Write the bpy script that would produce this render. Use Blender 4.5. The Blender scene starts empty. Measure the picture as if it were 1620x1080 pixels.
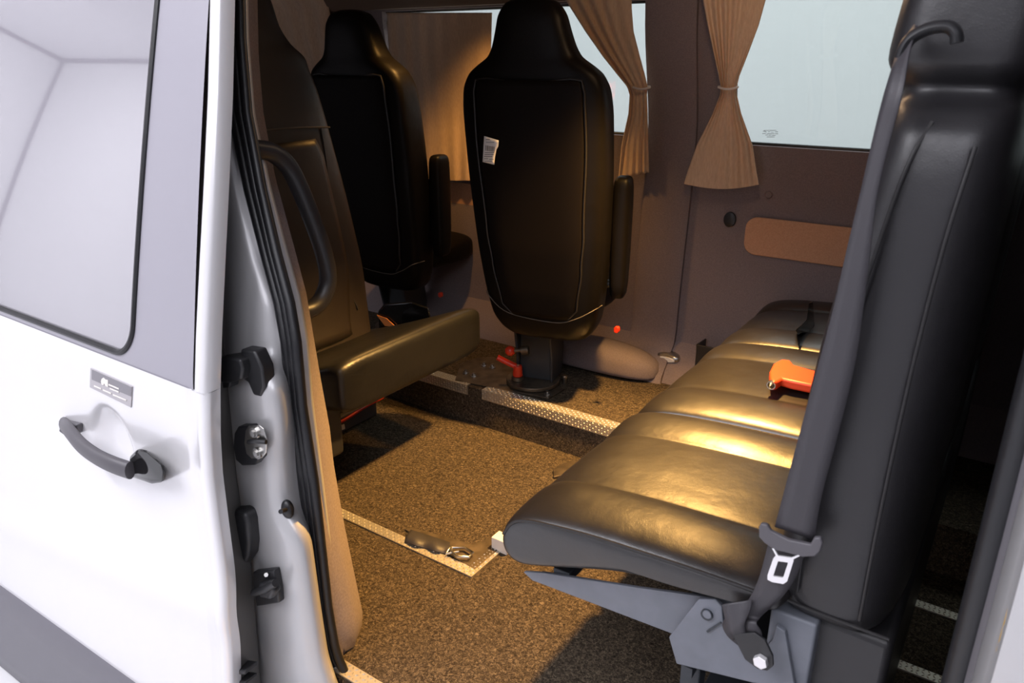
import bpy, bmesh, math, random
from mathutils import Vector, Matrix
random.seed(7)
C = bpy.context.scene
COL = C.collection

# ------------------------------------------------------------------ camera
F = 1200.0; CX, CY = 810.0, 540.0
PITCH = math.radians(20.55)
YAWV = Vector((-0.568, 0.823, 0)).normalized()          # level viewing direction
RIGHT = Vector((YAWV.y, -YAWV.x, 0))
CAM = Vector((0, 0, 1.10))
cp, sp = math.cos(PITCH), math.sin(PITCH)
FWD = YAWV * cp + Vector((0, 0, -sp))
UP = YAWV * sp + Vector((0, 0, cp))
cd = bpy.data.cameras.new('camera'); cam = bpy.data.objects.new('camera', cd); COL.objects.link(cam)
cd.sensor_width = 36; cd.lens = F / 1620 * 36; cd.clip_start = 0.02
cam.matrix_world = Matrix.Translation(CAM) @ Matrix((RIGHT, UP, -FWD)).transposed().to_4x4()
cd.dof.use_dof = True; cd.dof.focus_distance = 1.75; cd.dof.aperture_fstop = 9.0
C.camera = cam

# ------------------------------------------------------------------ world, lamps, exposure
w = bpy.data.worlds.new('world'); C.world = w; w.use_nodes = True
w.node_tree.nodes['Background'].inputs[0].default_value = (0.85, 0.88, 0.95, 1)
w.node_tree.nodes['Background'].inputs[1].default_value = 0.05
C.view_settings.view_transform = 'Standard'; C.view_settings.look = 'None'
C.view_settings.exposure = 0.0; C.view_settings.gamma = 1.0

def area(name, loc, target, sx, sy, power, col):
    l = bpy.data.lights.new(name, 'AREA'); l.shape = 'RECTANGLE'; l.size = sx; l.size_y = sy
    l.energy = power; l.color = col
    o = bpy.data.objects.new(name, l); COL.objects.link(o); o.location = loc
    d = Vector(target) - Vector(loc)
    o.rotation_euler = d.to_track_quat('-Z', 'Y').to_euler()
    return o
# ceiling panels of the white studio the van is parked in, plus one added light
area('studio_light', (-2.2, -1.2, 2.9), (-2.2, 0.3, 0), 3.2, 1.6, 142, (0.95, 0.94, 1.0))
area('studio_light', (0.8, -1.4, 2.9), (0.2, 0.4, 0), 1.6, 1.6, 42, (0.92, 0.92, 1.0))
area('studio_light', (-1.2, 3.4, 2.9), (-1.2, 3.9, 0), 4.5, 0.8, 74, (0.95, 0.98, 1.0))
area('studio_light', (-8.8, -0.6, 3.4), (-9.6, -1.2, 0), 2.6, 2.6, 190, (0.97, 0.95, 1.0))  # added to brighten the far studio end mirrored in the door window
# warm dome lamp inside the van
def point(name, loc, power, r, col):
    l = bpy.data.lights.new(name, 'POINT'); l.energy = power; l.shadow_soft_size = r; l.color = col
    o = bpy.data.objects.new(name, l); COL.objects.link(o); o.location = loc; return o
def spot(name, loc, target, power, deg, blend, col):
    l = bpy.data.lights.new(name, 'SPOT'); l.energy = power; l.spot_size = math.radians(deg); l.spot_blend = blend; l.shadow_soft_size = 0.03; l.color = col
    o = bpy.data.objects.new(name, l); COL.objects.link(o); o.location = loc
    o.rotation_euler = (Vector(target) - Vector(loc)).to_track_quat('-Z', 'Y').to_euler(); return o
spot('dome_lamp_light', (-0.60, 1.60, 1.34), (-0.86, 1.30, 0), 280, 80, 0.75, (1.0, 0.54, 0.15))
point('dome_lamp_glow', (-0.60, 1.60, 1.335), 1.9, 0.035, (1.0, 0.64, 0.36))
spot('front_dome_lamp_light', (-1.50, 1.90, 1.34), (-1.50, 1.85, 0), 18, 110, 0.6, (1.0, 0.50, 0.13))

# ------------------------------------------------------------------ pixel -> place helpers
def ray(px, py):
    return (RIGHT * (px - CX) - UP * (py - CY) + FWD * F) / F
def PX(px, py, x): d = ray(px, py); return CAM + d * ((x - CAM.x) / d.x)
def PY(px, py, y): d = ray(px, py); return CAM + d * ((y - CAM.y) / d.y)
def PZ(px, py, z): d = ray(px, py); return CAM + d * ((z - CAM.z) / d.z)
def PS(px, py, fn, off=0.0):                  # meet a curved side y = fn(z)
    y = 0.65
    for _ in range(40): p = PY(px, py, y); y = fn(p.z) + off
    return p
def lerp(a, b, t): return a + (b - a) * t
def interp(x, tab):
    if x <= tab[0][0]: return tab[0][1]
    for (a, u), (b, v) in zip(tab, tab[1:]):
        if x <= b:
            t = (x - a) / (b - a); return lerp(u, v, t)
    return tab[-1][1]
def smooth01(t): t = max(0, min(1, t)); return t * t * (3 - 2 * t)
def sinterp(x, tab):
    if x <= tab[0][0]: return tab[0][1]
    for (a, u), (b, v) in zip(tab, tab[1:]):
        if x <= b: return lerp(u, v, smooth01((x - a) / (b - a)))
    return tab[-1][1]

# ------------------------------------------------------------------ materials
def mat(name, col, rough=0.5, metal=0.0, spec=0.5, coat=0.0):
    m = bpy.data.materials.new(name); m.use_nodes = True
    b = m.node_tree.nodes['Principled BSDF']
    b.inputs['Base Color'].default_value = (*col, 1); b.inputs['Roughness'].default_value = rough
    b.inputs['Metallic'].default_value = metal; b.inputs['Specular IOR Level'].default_value = spec
    b.inputs['Coat Weight'].default_value = coat
    return m
def nodes(m): return m.node_tree.nodes, m.node_tree.links, m.node_tree.nodes['Principled BSDF']
def add_noise_bump(m, scale, strength, dist=0.002, detail=4, kind='noise', stretch=None):
    N, L, b = nodes(m)
    tc = N.new('ShaderNodeTexCoord'); src = tc.outputs['Object']
    if stretch:
        mp = N.new('ShaderNodeMapping'); mp.inputs['Scale'].default_value = stretch
        L.new(src, mp.inputs[0]); src = mp.outputs[0]
    if kind == 'noise':
        t = N.new('ShaderNodeTexNoise'); t.inputs['Scale'].default_value = scale; t.inputs['Detail'].default_value = detail; out = t.outputs[0]
    else:
        t = N.new('ShaderNodeTexVoronoi'); t.inputs['Scale'].default_value = scale; out = t.outputs[0]
    L.new(src, t.inputs['Vector'])
    bp = N.new('ShaderNodeBump'); bp.inputs['Strength'].default_value = strength; bp.inputs['Distance'].default_value = dist
    L.new(out, bp.inputs['Height']); L.new(bp.outputs[0], b.inputs['Normal'])
    return m
def mottle(m, c1, c2, scale, detail=3, lo=0.35, hi=0.65, stretch=None):
    N, L, b = nodes(m)
    tc = N.new('ShaderNodeTexCoord'); t = N.new('ShaderNodeTexNoise'); src = tc.outputs['Object']
    if stretch:
        mp = N.new('ShaderNodeMapping'); mp.inputs['Scale'].default_value = stretch
        L.new(src, mp.inputs[0]); src = mp.outputs[0]
    t.inputs['Scale'].default_value = scale; t.inputs['Detail'].default_value = detail
    r = N.new('ShaderNodeValToRGB'); r.color_ramp.elements[0].position = lo; r.color_ramp.elements[1].position = hi
    r.color_ramp.elements[0].color = (*c1, 1); r.color_ramp.elements[1].color = (*c2, 1)
    L.new(src, t.inputs['Vector']); L.new(t.outputs[0], r.inputs[0]); L.new(r.outputs[0], b.inputs['Base Color'])
    return m
def leather(name, col, rough=0.42, spec=0.5):
    m = mat(name, col, rough, 0, spec)
    N, L, b = nodes(m)
    tc = N.new('ShaderNodeTexCoord')
    v = N.new('ShaderNodeTexVoronoi'); v.inputs['Scale'].default_value = 420; v.feature = 'DISTANCE_TO_EDGE'
    n = N.new('ShaderNodeTexNoise'); n.inputs['Scale'].default_value = 14; n.inputs['Detail'].default_value = 6
    L.new(tc.outputs['Object'], v.inputs['Vector']); L.new(tc.outputs['Object'], n.inputs['Vector'])
    b1 = N.new('ShaderNodeBump'); b1.inputs['Strength'].default_value = 0.25; b1.inputs['Distance'].default_value = 0.0006
    b2 = N.new('ShaderNodeBump'); b2.inputs['Strength'].default_value = 0.35; b2.inputs['Distance'].default_value = 0.006
    L.new(v.outputs[0], b1.inputs['Height']); L.new(n.outputs[0], b2.inputs['Height'])
    L.new(b1.outputs[0], b2.inputs['Normal']); L.new(b2.outputs[0], b.inputs['Normal'])
    rr = N.new('ShaderNodeMapRange'); rr.inputs['To Min'].default_value = rough - 0.06; rr.inputs['To Max'].default_value = rough + 0.08
    L.new(n.outputs[0], rr.inputs[0]); L.new(rr.outputs[0], b.inputs['Roughness'])
    return m
M = {}
M['leather'] = leather('black leather', (0.018, 0.017, 0.019), 0.40, 0.55)
M['leather_soft'] = leather('worn black leather', (0.011, 0.0095, 0.010), 0.35, 0.85)
M['leather_brown'] = leather('dark brown leather', (0.026, 0.020, 0.018), 0.42)
M['backcloth'] = add_noise_bump(mat('dark seat back', (0.005, 0.0035, 0.003), 0.6, 0, 0.12), 500, 0.15, 0.0005)
M['thread'] = mat('seam thread', (0.10, 0.085, 0.07), 0.6)
M['leather_dark'] = leather('shaded black leather', (0.005, 0.0042, 0.004), 0.42, 0.16)  # darker copy of the black leather, the swivel seats' shade put into its colour
M['leather_side'] = leather('smooth black leather', (0.008, 0.0080, 0.0092), 0.36, 0.42)
M['pipe'] = mat('leather piping', (0.014, 0.013, 0.014), 0.45)
M['plastic'] = add_noise_bump(mat('black plastic', (0.016, 0.016, 0.018), 0.42), 700, 0.15, 0.0004)
M['plastic_grey'] = add_noise_bump(mat('dark grey plastic', (0.085, 0.08, 0.09), 0.45), 700, 0.15, 0.0004)
M['gloss'] = mat('gloss black plastic', (0.006, 0.006, 0.007), 0.08)
M['rubber'] = mat('black rubber', (0.010, 0.010, 0.012), 0.40)
M['webbing'] = add_noise_bump(mat('black webbing', (0.040, 0.037, 0.043), 0.5, 0, 0.5), 900, 0.4, 0.0006, stretch=(1, 1, 0.3))
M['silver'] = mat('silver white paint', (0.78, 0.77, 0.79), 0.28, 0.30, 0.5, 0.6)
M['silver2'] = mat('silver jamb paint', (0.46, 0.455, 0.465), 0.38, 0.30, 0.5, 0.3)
M['applique'] = mat('grey pillar cover', (0.30, 0.29, 0.33), 0.35, 0.0, 0.5, 0.2)
M['door_inner'] = mat('door edge primer grey', (0.12, 0.115, 0.11), 0.5, 0.2)
M['mould'] = mat('grey side moulding', (0.14, 0.135, 0.155), 0.5)
M['trimfelt'] = add_noise_bump(mottle(mat('grey brown felt lining', (0.1, 0.08, 0.08), 0.9, 0, 0.2), (0.20, 0.162, 0.170), (0.245, 0.20, 0.205), 300), 600, 0.3, 0.0008)
M['trimfelt_light'] = add_noise_bump(mottle(mat('beige grey pillar lining', (0.3, 0.25, 0.24), 0.85, 0, 0.2), (0.20, 0.165, 0.17), (0.25, 0.21, 0.212), 260), 600, 0.3, 0.0008)
M['header'] = add_noise_bump(mat('brown headliner', (0.17, 0.12, 0.09), 0.9, 0, 0.2), 500, 0.3, 0.0008)
M['tan'] = add_noise_bump(mottle(mat('tan felt', (0.45, 0.26, 0.15), 0.9, 0, 0.15), (0.56, 0.31, 0.19), (0.64, 0.37, 0.235), 350), 600, 0.3, 0.0006)
M['curtain'] = add_noise_bump(mottle(mat('beige curtain cloth', (0.42, 0.30, 0.20), 0.85, 0, 0.15), (0.66, 0.48, 0.34), (0.74, 0.56, 0.41), 260, stretch=(1, 1, 0.2)), 900, 0.3, 0.0004)
M['tie'] = mat('pale curtain cord', (0.75, 0.72, 0.72), 0.7)
M['steel'] = mat('steel', (0.55, 0.54, 0.52), 0.28, 1.0)
M['steel_white'] = mat('bright plated steel', (0.85, 0.84, 0.86), 0.35, 0.6)
M['plate'] = mottle(mat('brown steel plate', (0.12, 0.10, 0.08), 0.42, 0.7), (0.10, 0.08, 0.06), (0.18, 0.145, 0.11), 30)
M['frame'] = mottle(mat('blue grey painted frame', (0.15, 0.16, 0.19), 0.5, 0.1), (0.135, 0.145, 0.17), (0.155, 0.165, 0.195), 25)
M['frame_dark'] = mat('dark painted frame', (0.035, 0.04, 0.048), 0.5, 0.2)
M['red'] = mat('red plastic', (0.62, 0.035, 0.012), 0.35)
M['orange'] = mat('orange plastic', (0.85, 0.07, 0.02), 0.42)
M['paper'] = mat('white label paper', (0.78, 0.74, 0.70), 0.7)
M['paper_orange'] = mat('orange label', (0.85, 0.30, 0.08), 0.5)
M['ink'] = mat('label ink', (0.10, 0.09, 0.09), 0.7)
M['ink_pale'] = mat('pale grey label print', (0.42, 0.40, 0.42), 0.6)
M['badge'] = mat('grey badge', (0.22, 0.21, 0.23), 0.35, 0.2)
M['white'] = mat('white plastic', (0.8, 0.78, 0.75), 0.5)
M['studio'] = mat('white studio paint', (0.80, 0.80, 0.82), 0.8, 0, 0.2)
M['studio_far'] = mat('pale grey studio paint', (0.72, 0.74, 0.735), 0.8, 0, 0.2)
M['line'] = mat('studio joint line', (0.30, 0.28, 0.32), 0.8)
M['lens'] = mat('lamp lens', (0.9, 0.85, 0.75), 0.4)
M['stain'] = mat('yellow brown rust', (0.45, 0.28, 0.06), 0.7)

def carpet():
    m = mat('speckled brown carpet', (0.2, 0.15, 0.1), 1.0, 0, 0.1)
    N, L, b = nodes(m)
    tc = N.new('ShaderNodeTexCoord')
    wv = N.new('ShaderNodeTexNoise'); wv.inputs['Scale'].default_value = 120; wv.inputs['Detail'].default_value = 3
    L.new(tc.outputs['Object'], wv.inputs['Vector'])
    mx = N.new('ShaderNodeMixRGB'); mx.blend_type = 'LINEAR_LIGHT'; mx.inputs[0].default_value = 0.012
    L.new(tc.outputs['Object'], mx.inputs[1]); L.new(wv.outputs['Color'], mx.inputs[2])
    n = N.new('ShaderNodeTexNoise'); n.inputs['Scale'].default_value = 170; n.inputs['Detail'].default_value = 5; n.inputs['Roughness'].default_value = 0.75
    L.new(mx.outputs[0], n.inputs['Vector'])
    r = N.new('ShaderNodeValToRGB'); e = r.color_ramp.elements
    e[0].position = 0.35; e[0].color = (0.018, 0.014, 0.011, 1); e[1].position = 0.66; e[1].color = (0.25, 0.195, 0.135, 1)
    k = r.color_ramp.elements.new(0.5); k.color = (0.074, 0.057, 0.040, 1)
    L.new(n.outputs[0], r.inputs[0]); L.new(r.outputs[0], b.inputs['Base Color'])
    bp = N.new('ShaderNodeBump'); bp.inputs['Strength'].default_value = 0.9; bp.inputs['Distance'].default_value = 0.006
    L.new(n.outputs[0], bp.inputs['Height']); L.new(bp.outputs[0], b.inputs['Normal'])
    return m
M['carpet'] = carpet()
M['checker'] = mat('aluminium tread plate', (0.62, 0.57, 0.48), 0.34, 0.7)

def glass(name, tint, rough=0.0):
    m = bpy.data.materials.new(name); m.use_nodes = True
    N, L = m.node_tree.nodes, m.node_tree.links
    N.remove(N['Principled BSDF'])
    t = N.new('ShaderNodeBsdfTransparent'); t.inputs[0].default_value = (*tint, 1)
    g = N.new('ShaderNodeBsdfGlossy'); g.inputs['Roughness'].default_value = 0.01; g.inputs[0].default_value = (1, 1, 1, 1)
    x = N.new('ShaderNodeMixShader'); x.inputs[0].default_value = 0.05; L.new(t.outputs[0], x.inputs[1]); L.new(g.outputs[0], x.inputs[2])
    L.new(x.outputs[0], N['Material Output'].inputs[0])
    return m
M['glass'] = glass('window glass', (0.88, 0.92, 0.91))
# front door window: deeply tinted, mostly mirrors the studio
M['doorglass'] = mat('tinted door glass', (0.28, 0.27, 0.30), 0.03, 0.0, 1.0, 1.0)
N_, L_, b_ = nodes(M['doorglass']); b_.inputs['Coat Roughness'].default_value = 0.01; b_.inputs['IOR'].default_value = 2.2

# ------------------------------------------------------------------ mesh helpers
WM = {}
def thing(name, label, cat, loc=(0, 0, 0), rotz=0.0, group=None):
    o = bpy.data.objects.new(name, None); COL.objects.link(o)
    o.empty_display_size = 0.1
    o.location = loc; o.rotation_euler = (0, 0, rotz)
    WM[o.name] = Matrix.Translation(Vector(loc)) @ Matrix.Rotation(rotz, 4, 'Z')
    o['label'] = label; o['category'] = cat
    if group: o['group'] = group
    return o
def tag(o, label, cat, group=None):
    o['label'] = label; o['category'] = cat
    if group: o['group'] = group
    return o
def struct(o, label=None): 
    o['kind'] = 'structure'
    if label: o['label'] = label
    return o
def obj(name, V, Fc, m, parent=None, local=False, smooth=True, bevel=0, sub=0, solid=0, sharp=40, segs=3):
    V = [Vector(v) for v in V]
    if parent is not None:
        W = WM[parent.name]
        if not local:
            Wi = W.inverted(); V = [Wi @ v for v in V]
        o_loc = None
    else:
        W = None
        c = Vector((sum(v.x for v in V) / len(V), sum(v.y for v in V) / len(V), min(v.z for v in V)))
        V = [v - c for v in V]; o_loc = c
    me = bpy.data.meshes.new(name); me.from_pydata([tuple(v) for v in V], [], Fc); me.update()
    bm = bmesh.new(); bm.from_mesh(me); bmesh.ops.remove_doubles(bm, verts=bm.verts, dist=1e-6)
    bmesh.ops.recalc_face_normals(bm, faces=bm.faces); bm.to_mesh(me); bm.free()
    me.materials.append(M[m])
    o = bpy.data.objects.new(name, me); COL.objects.link(o)
    if parent is not None: o.parent = parent; WM[o.name] = W
    else: o.location = o_loc; WM[o.name] = Matrix.Translation(o_loc)
    if solid: s = o.modifiers.new('solid', 'SOLIDIFY'); s.thickness = abs(solid); s.offset = 1 if solid > 0 else -1
    if bevel: b = o.modifiers.new('bevel', 'BEVEL'); b.width = bevel; b.segments = segs; b.limit_method = 'ANGLE'; b.angle_limit = math.radians(35)
    if sub: s = o.modifiers.new('sub', 'SUBSURF'); s.levels = sub; s.render_levels = sub
    if smooth:
        me.polygons.foreach_set('use_smooth', [True] * len(me.polygons))
        if not sub:
            me.set_sharp_from_angle(angle=math.radians(sharp))
    return o
class MB:                                        # mesh collector
    def __init__(s): s.V = []; s.F = []
    def add(s, V, Fc):
        n = len(s.V); s.V += [Vector(v) for v in V]; s.F += [tuple(i + n for i in f) for f in Fc]; return s
    def box(s, x0, x1, y0, y1, z0, z1, rot=None):
        P = [Vector((x, y, z)) for z in (z0, z1) for (x, y) in ((x0, y0), (x1, y0), (x1, y1), (x0, y1))]
        if rot:
            ctr, R = rot; P = [R @ (p - Vector(ctr)) + Vector(ctr) for p in P]
        return s.add(P, [(3, 2, 1, 0), (4, 5, 6, 7), (0, 1, 5, 4), (1, 2, 6, 5), (2, 3, 7, 6), (3, 0, 4, 7)])
    def prism(s, pts, off):                      # planar polygon extruded by vector off
        n = len(pts); off = Vector(off); P = [Vector(p) for p in pts]
        return s.add(P + [p + off for p in P], [tuple(range(n))[::-1], tuple(range(n, 2 * n))] + [(i, (i + 1) % n, n + (i + 1) % n, n + i) for i in range(n)])
    def loft(s, rings, cap=True, closed=True):
        n = len(rings[0]); V = [v for r in rings for v in r]; Fc = []
        for k in range(len(rings) - 1):
            for i in range(n if closed else n - 1):
                j = (i + 1) % n; Fc.append((k * n + i, k * n + j, (k + 1) * n + j, (k + 1) * n + i))
        if cap: Fc.append(tuple(range(n))[::-1]); Fc.append(tuple((len(rings) - 1) * n + i for i in range(n)))
        return s.add(V, Fc)
    def cyl(s, a, b, r, r2=None, n=20):
        a, b = Vector(a), Vector(b); r2 = r if r2 is None else r2
        d = (b - a).normalized(); u = d.orthogonal().normalized(); v = d.cross(u)
        R = lambda c, q: [c + (u * math.cos(t) + v * math.sin(t)) * q for t in [2 * math.pi * i / n for i in range(n)]]
        return s.loft([R(a, r), R(b, r2)])
    def sphere(s, c, r, n=14, sc=(1, 1, 1)):
        c = Vector(c); rings = []
        for k in range(1, n):
            t = math.pi * k / n
            rings.append([c + Vector((math.sin(t) * math.cos(p) * r * sc[0], math.sin(t) * math.sin(p) * r * sc[1], -math.cos(t) * r * sc[2])) for p in [2 * math.pi * i / n for i in range(n)]])
        return s.loft(rings)
    def tube(s, path, r, n=12, flat=None, up=None):   # flat=(a,b) elliptical section
        P = [Vector(p) for p in path]; rings = []; u0 = None
        for i, p in enumerate(P):
            d = ((P[i + 1] if i < len(P) - 1 else p) - (P[i - 1] if i else p)).normalized()
            if u0 is None: u0 = (Vector(up) if up else d.orthogonal()).normalized()
            u = (u0 - d * u0.dot(d)).normalized(); u0 = u; v = d.cross(u)
            ra, rb = flat if flat else (r, r)
            rings.append([p + u * math.cos(t) * ra + v * math.sin(t) * rb for t in [2 * math.pi * k / n for k in range(n)]])
        return s.loft(rings)
    def sheet(s, rows):                          # grid surface from rows of points
        return s.loft(rows, cap=False, closed=False)
    def build(s, name, m, parent=None, **k): return obj(name, s.V, s.F, m, parent, **k)
def spline(P, n=8):
    P = [Vector(p) for p in P]; Q = [P[0] * 2 - P[1]] + P + [P[-1] * 2 - P[-2]]; out = []
    for i in range(1, len(Q) - 2):
        a, b, c, d = Q[i - 1:i + 3]
        for k in range(n):
            t = k / n
            out.append(0.5 * ((2 * b) + (c - a) * t + (2 * a - 5 * b + 4 * c - d) * t * t + (3 * b - a - 3 * c + d) * t ** 3))
    out.append(P[-1]); return out
def srect(a, b, e, n=40):                        # superellipse section
    out = []
    for i in range(n):
        t = 2 * math.pi * (i + 0.5) / n; c, s_ = math.cos(t), math.sin(t)
        out.append((a * math.copysign(abs(c) ** (2 / e), c), b * math.copysign(abs(s_) ** (2 / e), s_)))
    return out
def rrect(x0, x1, z0, z1, r, n=6):               # rounded rectangle, 2-D
    out = []
    for cx_, cz_, a0 in ((x1 - r, z1 - r, 0), (x0 + r, z1 - r, 90), (x0 + r, z0 + r, 180), (x1 - r, z0 + r, 270)):
        for k in range(n + 1):
            a = math.radians(a0 + 90 * k / n); out.append((cx_ + r * math.cos(a), cz_ + r * math.sin(a)))
    return out
def copy_tree(o, parent=None):
    c = o.copy(); COL.objects.link(c); c.parent = parent
    for ch in list(o.children): copy_tree(ch, c)
    return c

# ================================================================== STUDIO (the room around the van)
GZ = -0.62
def slab(name, x0, x1, y0, y1, z0, z1, m, label=None):
    o = MB().box(x0, x1, y0, y1, z0, z1).build(name, m, smooth=False); return struct(o, label)
XL, ZC = -11.7, 3.7
slab('floor', XL, 5, -3.6, 5.2, GZ - 0.1, GZ, 'studio')
slab('ceiling', XL, 5, -3.6, 5.2, ZC, ZC + 0.1, 'studio')
slab('wall_back', XL, 5, 5.1, 5.2, GZ, ZC, 'studio_far')
slab('wall_front', XL, 5, -3.7, -3.6, GZ, ZC, 'studio')
slab('wall_left', XL - 0.1, XL, -3.6, 5.2, GZ, ZC, 'studio')
slab('wall_right', 5, 5.1, -3.6, 5.2, GZ, ZC, 'studio')
struct(MB().box(XL + 0.01, XL + 0.04, -3.6, 5.1, ZC - 0.05, ZC).build('trim_1', 'line', smooth=False))
struct(MB().box(XL + 0.01, 4.99, -3.59, -3.56, ZC - 0.05, ZC).build('trim_7', 'line', smooth=False))
struct(MB().box(XL + 0.01, XL + 0.04, -3.6, -3.56, GZ, ZC).build('trim_8', 'line', smooth=False))

# ================================================================== VAN SHELL
PLAT = 0.125; PLY = 1.73
# carpeted floor with the raised platform edge on the window side
fl = MB().box(-2.9, 1.6, 0.74, PLY, -0.06, 0.0)
struct(fl.build('floor_cabin', 'carpet', smooth=False), 'brown speckled carpet floor of the van')
struct(MB().box(-2.9, 1.6, PLY, 2.25, -0.06, PLAT).build('floor_step', 'carpet', smooth=False), 'raised carpeted step along the window wall')
def ywall(z): return sinterp(z, [(0, 2.07), (0.12, 2.10), (0.26, 2.20), (0.86, 2.235), (1.25, 2.165), (1.42, 2.05)])
# window openings in the far wall  (x0, x1, z0, z1)
WINS = [(-2.06, -1.03, 0.868, 1.252), (-0.775, 0.35, 0.862, 1.262)]
def wallgrid(x0, x1, m, name, off=0.0, holes=()):
    xs = sorted({x0, x1, *[h[0] for h in holes], *[h[1] for h in holes], *[x0 + (x1 - x0) * k / 12 for k in range(13)]})
    zs = sorted({*[k * 0.04 for k in range(0, 36)], *[h[2] for h in holes], *[h[3] for h in holes]})
    V = [Vector((x, ywall(z) - off, z)) for z in zs for x in xs]; Fc = []
    for j in range(len(zs) - 1):
        for i in range(len(xs) - 1):
            mx, mz = (xs[i] + xs[i + 1]) / 2, (zs[j] + zs[j + 1]) / 2
            if any(h[0] < mx < h[1] and h[2] < mz < h[3] for h in holes): continue
            n = len(xs); Fc.append((j * n + i, j * n + i + 1, (j + 1) * n + i + 1, (j + 1) * n + i))
    V += [v + Vector((0, 0.06, 0)) for v in V]; h_ = len(V) // 2
    # back skin and edges
    edges = {}
    for f in list(Fc):
        for a, b in zip(f, f[1:] + f[:1]): edges[(a, b)] = edges.get((a, b), 0) + 1
    B = [tuple(i + h_ for i in reversed(f)) for f in Fc]
    E = [(b, a, a + h_, b + h_) for (a, b) in edges if (b, a) not in edges]
    o = MB().add(V, Fc + B + E).build(name, m, sharp=30)
    return o
struct(wallgrid(-2.9, 1.6, 'trimfelt', 'wall_far', 0, WINS), 'grey brown felt lined far side wall with window openings')
# pillar lining standing a little proud between the two windows
def pillar_strip(x0, x1, z0, z1, off, m, name, par=None):
    rows = []
    for k in range(30):
        z = lerp(z0, z1, k / 29)
        rows.append([Vector((x, ywall(z) - o_, z)) for x, o_ in ((x0, -0.005), (x0, off * 0.7), (x0 + 0.012, off), (x1 - 0.012, off), (x1, off * 0.7), (x1, -0.005))])
    return MB().sheet(rows).build(name, m, par, sharp=50)
struct(pillar_strip(-1.025, -0.87, 0.10, 1.41, 0.018, 'trimfelt', 'trim_2'), 'felt covered pillar between the two windows')
# header above the windows
rows = []
for z, off in ((1.257, 0.0), (1.257, 0.035), (1.30, 0.045), (1.36, 0.05), (1.41, 0.08)):
    rows.append([Vector((x, ywall(z) - off, z)) for x in [-2.3 + 0.1 * k for k in range(37)]])
struct(MB().sheet(rows).build('trim_3', 'header', sharp=50), 'brown padded header above the windows')
# roof, ends
slab('ceiling_cabin', -2.9, 1.6, 0.80, 2.12, 1.40, 1.46, 'header', 'brown headliner of the van')
slab('front_light_block', -2.96, -2.9, 0.66, 2.3, -0.06, 1.46, 'trimfelt')  # unseen panel added in place of the windscreen to keep light out
slab('wall_side', 0.38, 1.6, 0.68, 0.74, -0.3, 1.46, 'silver2')
slab('wall_cabin_rear', 1.6, 1.66, 0.66, 2.3, -0.06, 1.46, 'trimfelt')
# window glass with black rubber edge
for n, h in enumerate(WINS):
    t = bpy.data.objects.new('window_%d' % (n + 1), None); COL.objects.link(t); t.location = ((h[0] + h[1]) / 2, 2.2, h[2]); WM[t.name] = Matrix.Translation(t.location)
    t['kind'] = 'structure'; t['label'] = ['far side window behind the turning seat', 'large rear side window with pale glass'][n]
    zz = [h[2] - 0.01 + (h[3] - h[2] + 0.02) * k / 10 for k in range(11)]
    MB().sheet([[Vector((x, ywall(z) + 0.035, z)) for x in (h[0] - 0.01, h[1] + 0.01)] for z in zz]).build('pane', 'glass', t, solid=0.004)
    fr = MB(); a = 0.012
    fr.add(*(lambda L: (L.V, L.F))(MB().tube([Vector((x, ywall(h[2]) + 0.028, h[2] + 0.001)) for x in (h[0], h[1])], 0.007)))
    fr.add(*(lambda L: (L.V, L.F))(MB().tube([Vector((x, ywall(h[3]) + 0.028, h[3])) for x in (h[0], h[1])], 0.007)))
    for x in (h[0] + 0.002, h[1] - 0.002):
        L = MB().tube([Vector((x, ywall(z) + 0.028, z)) for z in zz[1:-1]], 0.006); fr.add(L.V, L.F)
    fr.build('rubber_seal', 'rubber', t)
    if n == 1:                                   # small etched maker's mark near the lower corner
        g = MB()
        def onpane(px, py): p = PY(px, py, 2.2); p = PY(px, py, ywall(p.z) + 0.034); p = PY(px, py, ywall(p.z) + 0.030); return p
        def dash(x0, x1, y, th=0.0012):
            a_, b_ = onpane(x0, y), onpane(x1, y)
            g.prism([a_, b_, b_ + Vector((0, 0, th)), a_ + Vector((0, 0, th))], (0, 0.0008, 0))
        for (x0, x1, y) in ((1208, 1228, 206.5), (1207, 1211, 208), (1226, 1231, 209), (1210, 1213, 209), (1215, 1218, 209), (1219.5, 1224, 209.5), (1206, 1212, 211.5), (1226, 1231, 212), (1213, 1225, 212), (1211, 1215, 214), (1216, 1220, 214.3), (1221, 1227, 214.5), (1213, 1225, 217)): dash(x0, x1, y)
        g.build('etched_mark', 'ink', t, smooth=False)

# ------------------------------------------------------------------ near side body: sill, rear pillar, slid-back door
def ydoor(z):
    if z < 0.56: return sinterp(z, [(-0.5, 0.66), (-0.25, 0.60), (0.56, 0.616)])
    if z < 0.64: t = (z - 0.56) / 0.08; return 0.616 + 0.5 * 0.235 * 0.08 * t * t
    return 0.6254 + 0.235 * (z - 0.64) + 0.05 * (z - 0.64) ** 2
def yseal(z): return 0.755 + (0 if z < 0.65 else 0.20 * (z - 0.65))
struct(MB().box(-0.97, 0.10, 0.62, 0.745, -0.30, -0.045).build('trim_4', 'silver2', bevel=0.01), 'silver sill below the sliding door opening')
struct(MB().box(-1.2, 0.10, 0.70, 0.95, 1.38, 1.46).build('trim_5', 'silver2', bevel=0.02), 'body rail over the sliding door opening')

def follow(x, z, off, fn=yseal): return Vector((x, fn(z) + off, z))
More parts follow.
